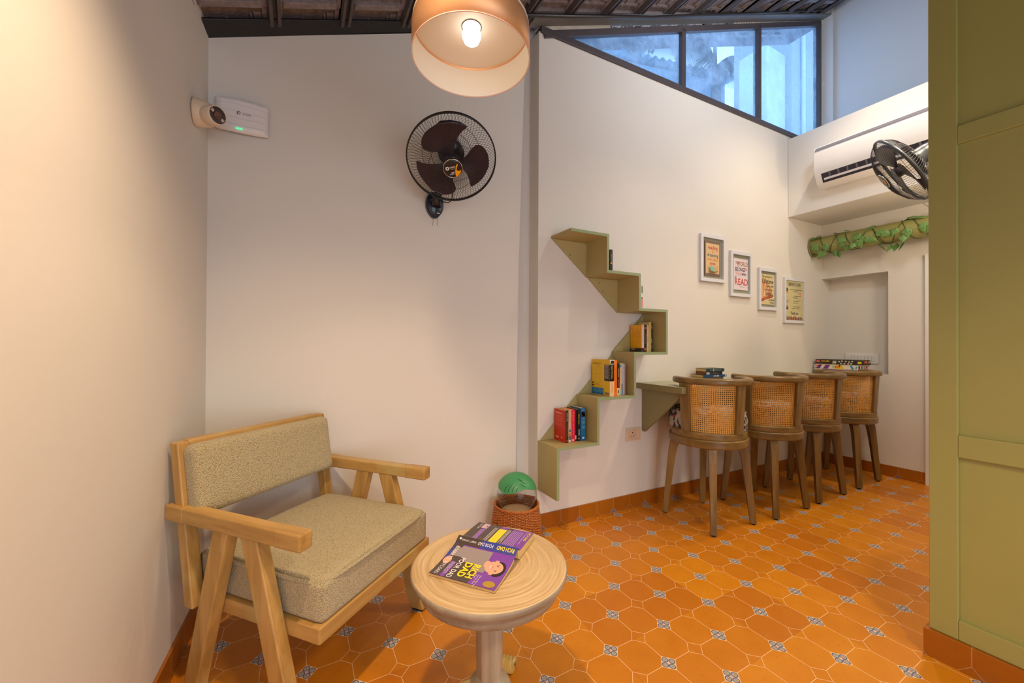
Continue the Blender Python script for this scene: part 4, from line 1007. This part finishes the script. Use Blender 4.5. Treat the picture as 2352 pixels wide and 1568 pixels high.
# ------------------------------------------------------------ framed posters
def frame(x0, x1, z0, z1, label, border, inner, back, draw, depth=.022):
    xc, zc_ = (x0+x1)/2, (z0+z1)/2; a = math.atan(-.034)
    t = thing('framed_poster', label, 'poster', (xc, Wy(xc)-.0006, zc_), a, 'white framed reading posters on the back wall')
    w_, h_ = (x1-x0)/2, (z1-z0)/2; b = border
    g = G()
    for lo, hi in (((-w_,-depth,-h_),(-w_+b,0,h_)), ((w_-b,-depth,-h_),(w_,0,h_)), ((-w_+b,-depth,-h_),(w_-b,0,-h_+b)), ((-w_+b,-depth,h_-b),(w_-b,0,h_))): g.box(lo, hi)
    obj('frame', g, WHITEF, t)
    g = G(); g.box((-w_+b,-.004,-h_+b),(w_-b,-.001,h_-b)); obj('backing', g, cov(back), t)
    iw, ih = inner; g = G(); g.box((-iw,-.0105,-ih),(iw,-.009,ih)); cols = []
    main = draw['bg']; obj('print', g, cov(main), t)
    g = G(); yy = [-.0108]
    def mi(c):
        if c not in cols: cols.append(c)
        return cols.index(c)
    for p in draw['items']:
        k = p[0]
        if k == 't': _, s_, x, z, size, col = p[:6]; g.text(s_, size, basis((x*iw, yy[0]-.0006, z*ih), (1,0,0) if len(p) < 8 else (1,0,p[7]), (0,0,1)), mi(col), 'CENTER', p[6] if len(p) > 6 else 1, .01)
        if k == 'p':
            lift = p[6] if len(p) > 6 else 0
            _, xa, xb, za, zb2, col = p[:6]; g.add([(xa*iw,yy[0]-lift*.0002,za*ih),(xb*iw,yy[0]-lift*.0002,za*ih),(xb*iw,yy[0]-lift*.0002,zb2*ih),(xa*iw,yy[0]-lift*.0002,zb2*ih)], [(0,1,2,3)], mi(col))
        if k == 'q': _, pts, col = p; g.add([(x*iw, yy[0]-.0003-.00003*len(g.f), z*ih) for x, z in pts], [tuple(range(len(pts)))], mi(col))
    obj('print_artwork', g, [cov(c) for c in cols], t)
    g = G(); g.box((-.006,-.006,h_),(.006,-.0005,h_+.006))
    obj('hanger', g, CHROME, t)
BRN = (120,96,84)
d = {'bg': BRN, 'items': [('p',-.84,.84,-.86,.86,(216,184,140)),('t','reading',0,.62,.042,(196,70,50),1.0),('t','is',0,.40,.036,(222,140,60)),('t','dreaming',0,.19,.040,(60,100,110),.95),('t','with open',0,-.06,.036,(226,130,60),.95),('t','eyes',0,-.28,.042,(200,70,50)),
    ('q',[(-.48,-.44),(-.05,-.52),(-.05,-.80),(-.48,-.74)],(110,190,180)),('q',[(-.05,-.52),(.44,-.44),(.44,-.76),(-.05,-.80)],(196,166,110)),('q',[(-.05,-.78),(-.48,-.72),(-.48,-.76),(-.05,-.83),(.44,-.77),(.44,-.73)],(90,80,60))]}
frame(2.891,3.201,1.727,2.118,'white frame with tattered tan print about reading, leftmost and highest',.028,(.100,.145),(150,150,134),d)
PNK = (206,66,70); NV = (50,52,80)
d = {'bg': (226,216,226), 'items': [('t','THE',-.45,.72,.030,(160,40,60)),('t','WORLD',.22,.66,.056,(176,130,70),.72),('t','of',-.40,.50,.018,(230,130,50)),('t','BELONGS',-.12,.30,.048,NV,.66),('t','TO',.66,.33,.040,PNK,.8),('t','THOSE',-.28,.02,.040,(230,170,160),.8),('t','who',.46,.04,.040,(40,40,60),.9),
    ('t','to',-.74,-.18,.028,NV),('t','READ',.08,-.50,.080,(200,56,50),.92),('p',-.1,.55,-.80,-.78,(120,90,150))]}
frame(3.273,3.568,1.624,2.018,'white frame with mauve white lettered print ending in the word READ',.028,(.098,.138),(150,152,134),d)
d = {'bg': (214,200,150), 'items': [('q',[(-.98,-.62),(-.90,.66),(-.66,.80),(-.50,.62),(.2,.30),(.62,-.02),(.66,-.36)],(206,150,104)),('q',[(-.98,-.60),(-.85,.5),(-.80,.5),(-.80,-.55)],(226,186,140)),('q',[(-.7,-.5),(-.4,.5),(-.34,.46),(-.45,-.45)],(230,196,150)),('q',[(-.4,-.45),(.1,.2),(.16,.14),(-.2,-.40)],(226,186,140)),
    ('q',[(-1,-.64),(-.2,-.50),(.62,-.30),(.78,-.34),(.80,-.42),(.60,-.52),(-.3,-.66),(-1,-.84)],(150,56,40)),('q',[(-1,-.66),(-.2,-.55),(.62,-.36),(.6,-.42),(-.2,-.60),(-1,-.74)],(196,110,90)),
    ('t','The journey of a',-.1,.84,.026,(60,60,50),.9),('t','Lifetime',.0,.52,.060,(50,50,44),.9),('t','starts with',.34,.22,.028,(60,60,50),.9),('t','the turning of a',.1,-.02,.026,(60,60,50),.8),('t','page',.1,-.26,.05,(60,40,34),.9),('t','by Rachel',.55,-.68,.024,(60,60,50),.9),('t','Anders',.62,-.86,.024,(60,60,50),.9)]}
frame(3.674,3.963,1.523,1.907,'white frame with yellowish print of an open red book, third poster down',.028,(.100,.140),(146,148,132),d)
it = [('t','LIBRARY CODE',0,.82,.040,(50,50,70),.78),('p',-.62,.62,.73,.738,(90,90,90))]
txts = [('Kindly return the books and the board games to their original','place before leaving.',.56),('Please avoid eating and','drinking in the library.',.24),('Please turn off the AC and','fan before you leave.',-.02),('In case of any queries please call','the reception for assistance.',-.30)]
for a_, b_, z in txts:
    it += [('t',a_,.22,z,.0135,(84,76,60),.62),('t',b_,.12,z-.09,.0135,(84,76,60),.7)]
it += [('p',-.90,-.70,.36,.62,(90,90,60)),('p',-.90,-.68,.36,.46,(222,150,40),1),('q',[(-.80+.11*math.cos(t), .19+.09*math.sin(t)) for t in [k*math.pi/8 for k in range(16)]],(190,60,40)),('q',[(-.80+.06*math.cos(t), .19+.055*math.sin(t)) for t in [k*math.pi/8 for k in range(16)]],(230,190,170)),('p',-.9,-.72,-.12,.0,(170,170,190)),('p',-.74,-.66,-.04,.02,(230,200,60),1),('p',-.9,-.68,-.46,-.36,(50,40,60)),('p',-.86,-.76,-.38,-.26,(60,50,70),1),('p',-.78,-.68,-.44,-.38,(190,50,50),1),
       ('t','Thank you',0,-.64,.040,(70,66,76),.8)]
cs = [(110,110,40),(200,90,40),(120,30,50),(60,60,90),(120,110,100),(210,130,50),(90,110,90),(60,40,60),(170,120,110),(100,30,50)]
rr = random.Random(2)
for k in range(30): it.append(('p',-.92+k*.0613,-.92+k*.0613+.052,-.985,-.86+rr.uniform(0,.09),cs[k%10]))
d = {'bg': (206,198,150), 'items': it}
frame(4.072,4.428,1.414,1.851,'white frame with the library code notice, rightmost and lowest poster',.026,(.1518,.1920),(200,192,150),d, .02)

# ------------------------------------------------------------ electrical fittings
t = thing('power_socket', 'white power socket with switch low on the back wall under the shelf', 'socket', (2.173, Wy(2.173), .539), math.atan(-.034))
g = G(); g.box((-.070,-.010,-.047),(.070,-.0005,.047)); obj('socket_plate', g, plain(srgb(222,196,168), .35, name='ivory_plastic'), t, bevel=.003)
g = G(); g.box((-.050,-.014,-.034),(.020,-.0095,.034)); so = obj('socket_module', g, plain(srgb(214,188,160), .35, name='ivory_plastic'), t, bevel=.002)
for x, z, r in ((-.015,.014,.0050),(-.027,-.012,.0035),(-.003,-.012,.0035)): g = G(); g.lathe([(r,0),(r,.0006),(0,.0006)], 12, 0, T((x,-.0142,z)) @ RX(R_(90))); obj('socket_hole', g, BLACK, so)
g = G(); g.box((.026,-.015,-.028),(.048,-.0095,.028)); obj('switch', g, plain(srgb(226,200,172), .3, name='ivory_plastic'), t, bevel=.002)
t = thing('switchboard', 'white modular switch panel on the niche wall behind the board games', 'switchboard', (4.9295, 1.752, 1.072))
g = G(); g.box((-.012,-.131,-.050),(-.0005,.131,.050)); sb = obj('switch_plate', g, WHITE, t, bevel=.003)
for k in range(8):
    y = .095-.027*k; g = G(); g.box((-.018,y-.0115,-.028),(-.0115,y+.0115,.028)); obj('switch', g, plain((.72,.72,.74), .35, name='switch_plastic'), t, bevel=.001)

# ------------------------------------------------------------ air conditioner
ac = thing('air_conditioner', 'white split air conditioner on the bulkhead, partly behind the green partition', 'air conditioner', (4.1625, 1.31, 2.60))
y0_, y1_ = .875, 1.745
pf = [(4.162,2.600),(4.162,2.935),(4.02,2.940),(3.985,2.932),(3.972,2.915),(3.966,2.86),(3.964,2.79),(3.968,2.73),(3.979,2.695),(4.022,2.617),(4.045,2.603)]
def yext(g, pf, ya, yb, mi=0, smooth=False):
    n = len(pf); g.add([(x,yb,z) for x,z in pf]+[(x,ya,z) for x,z in pf], [tuple(range(n)), tuple(reversed(range(n,2*n)))], mi)
    b = len(g.v)-2*n
    for i in range(n): g.f.append([b+i,b+n+i,b+n+(i+1)%n,b+(i+1)%n]); g.m.append(mi); g.sm.append(smooth and i > 1)
g = G(); yext(g, pf, y0_, y1_, 0, True); obj('ac_body', g, plain((.82,.80,.79), .3, name='ac_plastic'), ac, world=True, bevel=.006)
g = G(); g.add([(3.9655,1.735,2.8945),(3.9655,.885,2.8945),(3.9695,.885,2.919),(3.9695,1.725,2.919),(3.9668,1.7335,2.908)], [(0,1,2,3,4)]); 
bnd = obj('trim_band', g, plain((.22,.22,.26), .3, name='ac_band'), ac, world=True)
g = G(); g.text('DAIKIN', .016, basis((3.9672,1.695,2.9065), (0,-1,0), (.12,0,1)), 0, 'CENTER', 1.1, .03); g.add([(3.9670,1.728,2.900),(3.9670,1.722,2.900),(3.968,1.717,2.913),(3.968,1.728,2.913)], [(0,1,2,3)])
obj('lettering', g, plain(srgb(40,56,96), .4, name='logo_ink'), bnd, world=True)
g = G(); dv = Vector((3.979,0,2.695))-Vector((4.022,0,2.617))
def ventq(g, f0, f1, ya, yb, off, mi=0):
    n = Vector((-.876,0,-.483))*off
    a = Vector((3.979,0,2.695)).lerp(Vector((4.022,0,2.617)), f0)+n; b = Vector((3.979,0,2.695)).lerp(Vector((4.022,0,2.617)), f1)+n
    g.add([(a.x,ya,a.z),(a.x,yb,a.z),(b.x,yb,b.z),(b.x,ya,b.z)], [(0,1,2,3)], mi)
ventq(g, .05, .97, y0_+.05, y1_-.05, .0012); obj('vent_slot', g, plain((.02,.018,.03), .5, name='vent_dark'), ac, world=True)
for k in range(12): g = G(); yy = y1_-.11-.062*k; ventq(g, .08, .50, yy-.006, yy+.006, .002); obj('vent_vane', g, plain((.13,.12,.15), .5, name='vane_grey'), ac, world=True)
g = G(); ventq(g, .52, .72, y0_+.06, y1_-.065, .006); ventq(g, .72, .52, y0_+.06, y1_-.065, .004); obj('louver', g, plain((.66,.64,.70), .3, name='louver_plastic'), ac, world=True)

# ------------------------------------------------------------ camera and access point in the corner
ap = thing('access_point', 'white ribbed square wifi access point high in the corner', 'access point', (-.240, Ly(-.24)-.0005, 2.268), math.atan(-.034))
def apf(u, v, off=0):
    x = -.105+.210*u; z = -.080+.160*v
    bulge = .010*(1-(2*u-1)**2)
    z = z*(1-.10*(abs(2*u-1))**2.5)
    rib = .0016*((v*5.0+.18*u)%1.0)
    e = min(1, 8*min(u,1-u), 8*min(v,1-v)); e = e**.35
    return (x, -.020-.018*e-bulge-rib*e+off, z)
g = G(); g.grid(lambda u, v: apf(u, v), 40, 60)
g.grid(lambda u, v: (-.103+.206*u, -.021+.015*0, (-.078+.156*v)*(1-.1*abs(2*u-1)**2.5)), 12, 2)
ap_b = obj('housing', g, plain((.78,.76,.78), .4, name='ap_plastic'), ap)
g = G(); g.box((-.06,-.024,-.055),(.06,-.0005,.055)); obj('mounting_plate', g, plain((.05,.045,.04), .6, name='mount_dark'), ap)
g = G(); g.text('tp-link', .013, basis((.005,-.0535,.003), (1,0,0), (0,0,1)), 0, 'LEFT'); g.tube([(-.010+.006*math.cos(t), -.0525, .005+.006*math.sin(t)) for t in [k*math.pi/9 for k in range(-8,9)]], .0012, 5); g.box((-.019,-.0533,.004),(-.012,-.0520,.0062)); g.box((-.0165,-.0533,-.004),(-.0140,-.0520,.0062))
obj('lettering', g, plain((.18,.18,.19), .5, name='logo_grey'), ap_b)
g = G(); g.box((-.022,-.0545,-.0700),(.004,-.0475,-.0670)); gl_ = NT('green_led'); gl_.b.inputs['Base Color'].default_value = (.05,.8,.3,1); gl_.b.inputs['Emission Color'].default_value = (.05,.9,.3,1); gl_.b.inputs['Emission Strength'].default_value = 1.0
obj('indicator_light', g, gl_.mat, ap_b)
cy_, cz_ = 2.052, 2.158; cx_ = Lx(cy_)
cc = thing('security_camera', 'cream dome security camera with round black lens face on the left wall', 'security camera', (cx_+.0005, cy_, cz_))
CAMC = plain(srgb(226,206,180), .4, name='camera_plastic')
# tapered turret body from the wall, face turned towards the room
fd = Vector((.66,-.72,-.12)).normalized(); fc = Vector((.062,-.036,-.018))
Mb = basis((0,0,0), (0,1,0), (0,0,1))
g = G(); g.lathe([(0,0),(.054,0),(.056,.004),(.055,.022),(.049,.050),(.040,.066),(0,.070)], 48, 0, Mb); obj('mount_body', g, CAMC, cc)
q_ = fd.to_track_quat('Z', 'Y').to_matrix().to_4x4(); Mf = T(fc) @ q_
g = G(); g.lathe([(0,-.03),(.030,-.028),(.038,-.010),(.039,.012),(.0375,.030),(.0360,.040),(.0335,.042),(.0325,.040)], 40, 0, Mf); hd = obj('camera_head', g, CAMC, cc)
g = G(); g.lathe([(.0328,.039),(0,.039)], 40, 0, Mf); obj('face_glass', g, plain((.030,.012,.006), .12, name='lens_cover'), hd)
g = G(); g.lathe([(.0145,.0392),(.0150,.0420),(.012,.0425),(.010,.0405),(0,.0402)], 30, 0, Mf); obj('lens', g, plain((.16,.07,.045), .1, name='lens_glass'), hd)
for s_ in (-1, 1):
    g = G(); g.box((s_*.0235-.0055,-.006,.0392),(s_*.0235+.0055,.006,.0400), 0, Mf @ RZ(R_(-28))); obj('infrared_window', g, plain((.52,.42,.36), .3, name='ir_window'), hd)

# ------------------------------------------------------------ glass globe in a wicker basket
gx, gy = 1.150, 2.045
gb = thing('globe_lamp', 'glass globe with green leaf shaped lid in a brown wicker basket by the wall', 'lamp', (gx, gy, 0))
WICK = plain(srgb(176,102,42), .45, var=.4, vs=40, name='wicker')
def br(z): return .147-.018*(z/.24)**1.5+.004*math.sin(z/.24*math.pi)
g = G(); NS = 40
for r_ in range(34):
    z = .006+r_*.0069; pts = []
    for k in range(NS*4):
        t = 2*math.pi*k/(NS*4); ph = math.sin(t*NS/2+(r_%2)*math.pi)
        pts.append(((br(z)+.0035*ph)*math.cos(t), (br(z)+.0035*ph)*math.sin(t), z+.0008*math.sin(5*t+r_)))
    g.tube(pts, .0034, 5, closed=True)
obj('basket', g, WICK, gb)['kind'] = 'stuff'
g = G()
for k in range(NS):
    t = 2*math.pi*(k+.5)/NS; g.tube([(br(z)*math.cos(t), br(z)*math.sin(t), z) for z in (0.002,.06,.12,.18,.242)], .003, 5)
obj('basket_stake', g, WICK, gb)['kind'] = 'stuff'
g = G()
for q in range(3):
    g.tube([((.130+.004*math.cos(t*14+q*2.1))*math.cos(t), (.130+.004*math.cos(t*14+q*2.1))*math.sin(t), .246+.005*math.sin(t*14+q*2.1)) for t in [2*math.pi*k/140 for k in range(140)]], .0045, 6, closed=True)
obj('basket_rim', g, WICK, gb)
GL = NT('clear_glass'); GL.b.inputs['Transmission Weight'].default_value = 1; GL.b.inputs['Roughness'].default_value = .02; GL.b.inputs['IOR'].default_value = 1.08; GL.b.inputs['Base Color'].default_value = (.96,.95,.93,1); GL.b.inputs['Specular IOR Level'].default_value = .9; GL.b.inputs['Coat Weight'].default_value = .5
Rg, zg = .1175, .305
g = G(); g.lathe([(Rg*math.sin(t), zg-Rg*math.cos(t)) for t in [R_(8+4*k) for k in range(42)]], 64); obj('globe', g, GL.mat, gb)
g = G(); g.lathe([(0,.205),(.075,.205),(.082,.215),(.080,.222),(.05,.226),(0,.226)], 40); obj('globe_base', g, plain(srgb(226,190,140), .4, name='base_tan'), gb)
LEAF = plain(srgb(62,146,92), .42, bump=.08, bs=40, name='leaf_plastic')
ax = Vector((-.16,-.42,.89)).normalized(); Ml = T((0,0,zg)) @ ax.to_track_quat('Z','Y').to_matrix().to_4x4()
Ml = basis((0,0,zg), (.88,-.47,0), (.47*.30,.88*.30,.95)) @ RX(R_(-66))
g = G()
def lid(u, v, r=.1205, sh=0):
    ph = 2*math.pi*v; m_ = 1.02+.16*math.cos(2*ph)+.05*math.cos(3*ph+.5)-.10*max(0, math.cos(ph+math.pi/2))
    th2 = u*m_*1.02
    return (r*math.sin(th2)*math.cos(ph), r*math.sin(th2)*math.sin(ph), r*math.cos(th2))
Mt = T((0,0,zg)) @ Vector((-.05,-.30,.95)).normalized().to_track_quat('Z','Y').to_matrix().to_4x4()
g.grid(lambda u, v: lid(u, v), 20, 60, 0, Mt); g.grid(lambda u, v: lid(u, v, .1255), 20, 60, 0, Mt); g.grid(lambda u, v: lid(1, v, .1205+.005*u), 1, 60, 0, Mt)
ld = obj('leaf_lid', g, LEAF, gb, weld=True)
sl_ = []
g = G()
def on(ax_ang, el_ang, r=.1260):   # around the vertical axis, elevation
    return Vector((r*math.cos(el_ang)*math.sin(ax_ang), -r*math.cos(el_ang)*math.cos(ax_ang), zg+r*math.sin(el_ang)))
for a0, e0, a1, e1 in ((-42,22,-30,44),(-30,21,-18,46),(-18,22,-6,44),(-6,24,1,36),(28,34,10,46),(34,42,8,56),(24,52,0,62)):
    a0 -= 24; a1 -= 24
    g = G(); g.tube([tuple(on(R_(a0+(a1-a0)*t-3*math.sin(t*3.1)), R_(e0+(e1-e0)*t))) for t in (0,.25,.5,.75,1)], [.0006,.0016,.0018,.0014,.0005], 5)
    obj('vein_slot', g, plain((.012,.06,.03), .6, name='slot_dark'), ld)
g = G(); g.tube([(-.135,-.03,.20),(-.150,-.03,.14),(-.152,-.028,.06),(-.160,-.02,.006),(-.20,.06,.004),(-.18,.14,.004)], .0022, 6); obj('power_cord', g, BLACK, gb)

# ------------------------------------------------------------ green tube and vine
TC = (4.60, 2.195)
tp = thing('pipe', 'thick olive green horizontal pipe under the air conditioner bulkhead', 'pipe', (TC[0], 1.2, TC[1]))
g = G(); Mt = T((TC[0],0,TC[1])) @ RX(R_(90)); g.lathe([(.086,-2.025),(.086,-.452)], 40, 0, Mt); g.lathe([(.0,-2.0255),(.086,-2.0255)], 40, 0, Mt)
TUBEG = plain((.30,.30,.10), .5, var=.04, vs=4, name='tube_paint'); obj('pipe_body', g, TUBEG, tp, world=True)
g = G(); g.lathe([(.086,-2.026),(.100,-2.026),(.100,-2.018),(.086,-2.018)], 40, 0, Mt, True, True); obj('end_flange', g, TUBEG, tp, world=True)
vn = thing('artificial_vine', 'artificial vine with striped green leaves wound around the olive pipe', 'vine', (TC[0], 1.2, TC[1]))
STEM = plain((.035,.075,.02), .5, name='vine_stem')
g = G(); rt = .0895
for turns, ph, sg in ((7.5,0,1),(6.5,1.9,-1),(5.5,4,1)):
    g.tube([(TC[0]+rt*math.cos(ph+sg*2*math.pi*turns*k/180), 2.01-1.5*k/180, TC[1]+rt*math.sin(ph+sg*2*math.pi*turns*k/180)) for k in range(181)], .0022, 5)
g.tube([(TC[0]-.05,1.14,TC[1]+.075),(TC[0]-.08,1.15,TC[1]+.11),(TC[0]-.09,1.17,TC[1]+.14),(TC[0]-.09,1.20,TC[1]+.175)], .0018, 5)
obj('stem', g, STEM, vn, world=True)
def leafmat():
    t = NT('striped_leaf'); uvn = t.n('ShaderNodeTexCoord'); sp = t.n('ShaderNodeSeparateXYZ'); t.l(uvn.outputs['UV'], sp.inputs[0])
    u = t.m('ABSOLUTE', t.m('SUBTRACT', sp.outputs[0], .5)); v = sp.outputs[1]
    s_ = t.m('SINE', t.m('MULTIPLY', t.m('ADD', t.m('MULTIPLY', t.m('POWER', t.m('MULTIPLY', u, 2), .8), 1.0), t.m('MULTIPLY', v, .42)), 26))
    f = t.m('MULTIPLY', t.m('ADD', s_, 1), .5)
    c = t.mix(f, srgb(34,72,28), srgb(140,186,104)); t.l(c, t.b.inputs['Base Color']); t.b.inputs['Roughness'].default_value = .4
    t.b.inputs['Transmission Weight'].default_value = 0; return t.mat
LM = leafmat(); g = G()
def lf(u, v):
    w_ = .5*math.sin(math.pi*min(1, v*1.02)**.62)*(1-.15*v); w_ = max(0, w_)
    x = (u-.5)*2*w_*.056; y = .062*v
    if v < .12: y -= .012*abs(u-.5)*2*(1-v/.12)
    return (x, y, .006*math.cos(math.pi*(u-.5))-.010*v*v)
g.grid(lf, 8, 10, uv=True); leaf0 = None; rr = random.Random(11)
for k in range(64):
    y = 2.005-1.42*((k+.5)/64)-rr.uniform(-.01,.01)
    an = rr.choice([rr.uniform(150,250), rr.uniform(60,130), rr.uniform(230,300), rr.uniform(165,215)])
    a = R_(an); n = Vector((math.cos(a), 0, math.sin(a)))
    rad = .090+rr.uniform(.002,.016); pos = Vector((TC[0], y, TC[1]))+n*rad
    d = (Vector((0, rr.uniform(-1,1), rr.uniform(-1,.35))))
    d = d-n*d.dot(n)*.85
    if math.sin(a) < -.5: d += Vector((-.2,0,-1.0))
    if d.length < .1: d = Vector((0,1,0))
    d.normalize(); side = d.cross(n); side.normalize(); nn = side.cross(d)
    if leaf0 is None: leaf0 = q = obj('leaf', g, LM, vn)
    else: q = leaf0.copy(); C.objects.link(q); q.parent = vn
    sc = rr.uniform(.85,1.35); pl = pos-Vector(vn.location)
    q.matrix_basis = Matrix(((side.x*sc,d.x*sc,nn.x*sc,pl.x),(side.y*sc,d.y*sc,nn.y*sc,pl.y),(side.z*sc,d.z*sc,nn.z*sc,pl.z),(0,0,0,1)))

# ------------------------------------------------------------ outside the clerestory window
ob_ = thing('neighbouring_building', 'pale blue concrete building seen through the high window', 'building', (9.6, 4.6, 0))
CONC = plain((.62,.70,.76), .8, var=.08, vs=2, name='pale_concrete'); CONC2 = plain((.36,.40,.50), .85, var=.15, vs=1.5, name='grey_concrete')
g = G(); g.box((7.42,4.0,-.1),(8.05,4.5,6.66)); obj('stair_wall', g, CONC, ob_, world=True)
g = G(); g.box((7.405,3.985,4.66),(8.05,4.515,4.74)); obj('ledge', g, CONC2, ob_, world=True)
g = G(); g.box((8.06,3.9,-.1),(12.5,5.0,9.5)); obj('side_wall', g, CONC2, ob_, world=True)
g = G(); g.tube([(8.4,3.86,-.1),(8.4,3.86,9.3)], .035, 8); obj('drain_pipe', g, CONC, ob_, world=True)
CONC3 = plain((.34,.50,.60), .7, var=.1, vs=3, name='pale_blue_wall')
sh = thing('tin_roof_shed', 'pale shed with ribbed tin roof seen beyond the high window', 'shed', (6.3, 6.6, 0))
g = G(); g.hexa([(3.0,6.2,-.1),(9.6,6.2,-.1),(9.6,8.0,-.1),(3.0,8.0,-.1)],[(3.0,6.2,6.7),(9.6,6.2,7.95),(9.6,8.0,7.95),(3.0,8.0,6.7)]); obj('shed_wall', g, CONC3, sh, world=True)
g = G()
def rf(u, v): x = 2.8+7.1*u; return (x, 5.95+2.3*v, 6.74+1.25*(x-3)/6.6+.3*v+.03*math.sin(x*28))
g.grid(rf, 300, 1); obj('roof_sheet', g, plain((.30,.46,.56), .5, .2, name='tin_sheet'), sh, world=True)
FOL = plain((.05,.075,.05), .8, var=.6, vs=3, name='far_foliage')
def tree(x, y, z, rx, ry, rz, n, label):
    t = thing('broadleaf_tree', label, 'tree', (x, y, 0), 0, 'trees beyond the high window')
    g = G(); r = random.Random(int(x*10)); 
    for k in range(n):
        d = Vector((r.gauss(0,1), r.gauss(0,1), r.gauss(0,1))).normalized()*(r.random()**.4); p = Vector((d.x*rx, d.y*ry, z+d.z*rz)); s_ = r.uniform(.06,.15)
        q = Euler((r.uniform(0,6),r.uniform(0,6),r.uniform(0,6))).to_matrix(); g.add([p+q @ Vector(v) for v in ((-s_,0,0),(0,-s_*.5,0),(s_,0,0),(0,s_*.5,.02))], [(0,1,2,3)])
    obj('foliage', g, FOL, t)
    g = G(); g.tube([(0,0,-.1),(.1,0,z*.5),(0,.1,z)], [.16,.10,.05], 8); obj('trunk', g, plain((.08,.06,.045), .9, name='bark'), t)
tree(8.2, 9.6, 12.5, 3.1, 1.1, 2.0, 6500, 'dark leafy tree filling the left pane of the high window')
tree(14.6, 9.8, 16.0, 2.9, 1.5, 2.2, 6500, 'dark leafy tree filling the top of the middle pane')
pm_ = thing('palm_tree', 'coconut palm whose fronds droop across the high window', 'palm', (8.35, 5.50, 0))
g = G(); g.tube([(0,0,-.1),(-.1,.1,2.5),(0,.1,7.55)], [.16,.13,.10], 10); obj('trunk', g, plain((.10,.085,.07), .9, name='palm_bark'), pm_)
for k, (dx, dy, rise, L) in enumerate(((-1,.05,.55,2.6),(-.8,.02,1.1,2.0),(.9,.0,.9,1.8),(-.3,.02,.95,1.0))):
    g = G(); base = Vector((0,.1,7.55)); d = Vector((dx,dy,0)).normalized(); mid = []
    for i in range(25):
        s_ = i/24; mid.append(base+d*L*s_+Vector((0,0,rise*math.sin(s_*2.0)-.9*s_*s_)))
    g.tube([tuple(p) for p in mid], [.03-.024*i/24 for i in range(25)], 5)
    sd = d.cross(Vector((0,0,1)))
    for i in range(2, 96):
        s_ = i/96; a = s_*24; j = min(int(a), 23); p = mid[j].lerp(mid[j+1], a-j)
        for sg in (-1, 1):
            ln = .75*math.sin(math.pi*min(1, s_*.9+.08))**.7; q = p+sd*sg*ln*.55+d*ln*.35+Vector((0,0,-ln*.55))
            wv = d*.014; g.add([p-wv, p+wv, q+wv*.2, q-wv*.2], [(0,1,2,3)])
    obj('frond', g, FOL, pm_)
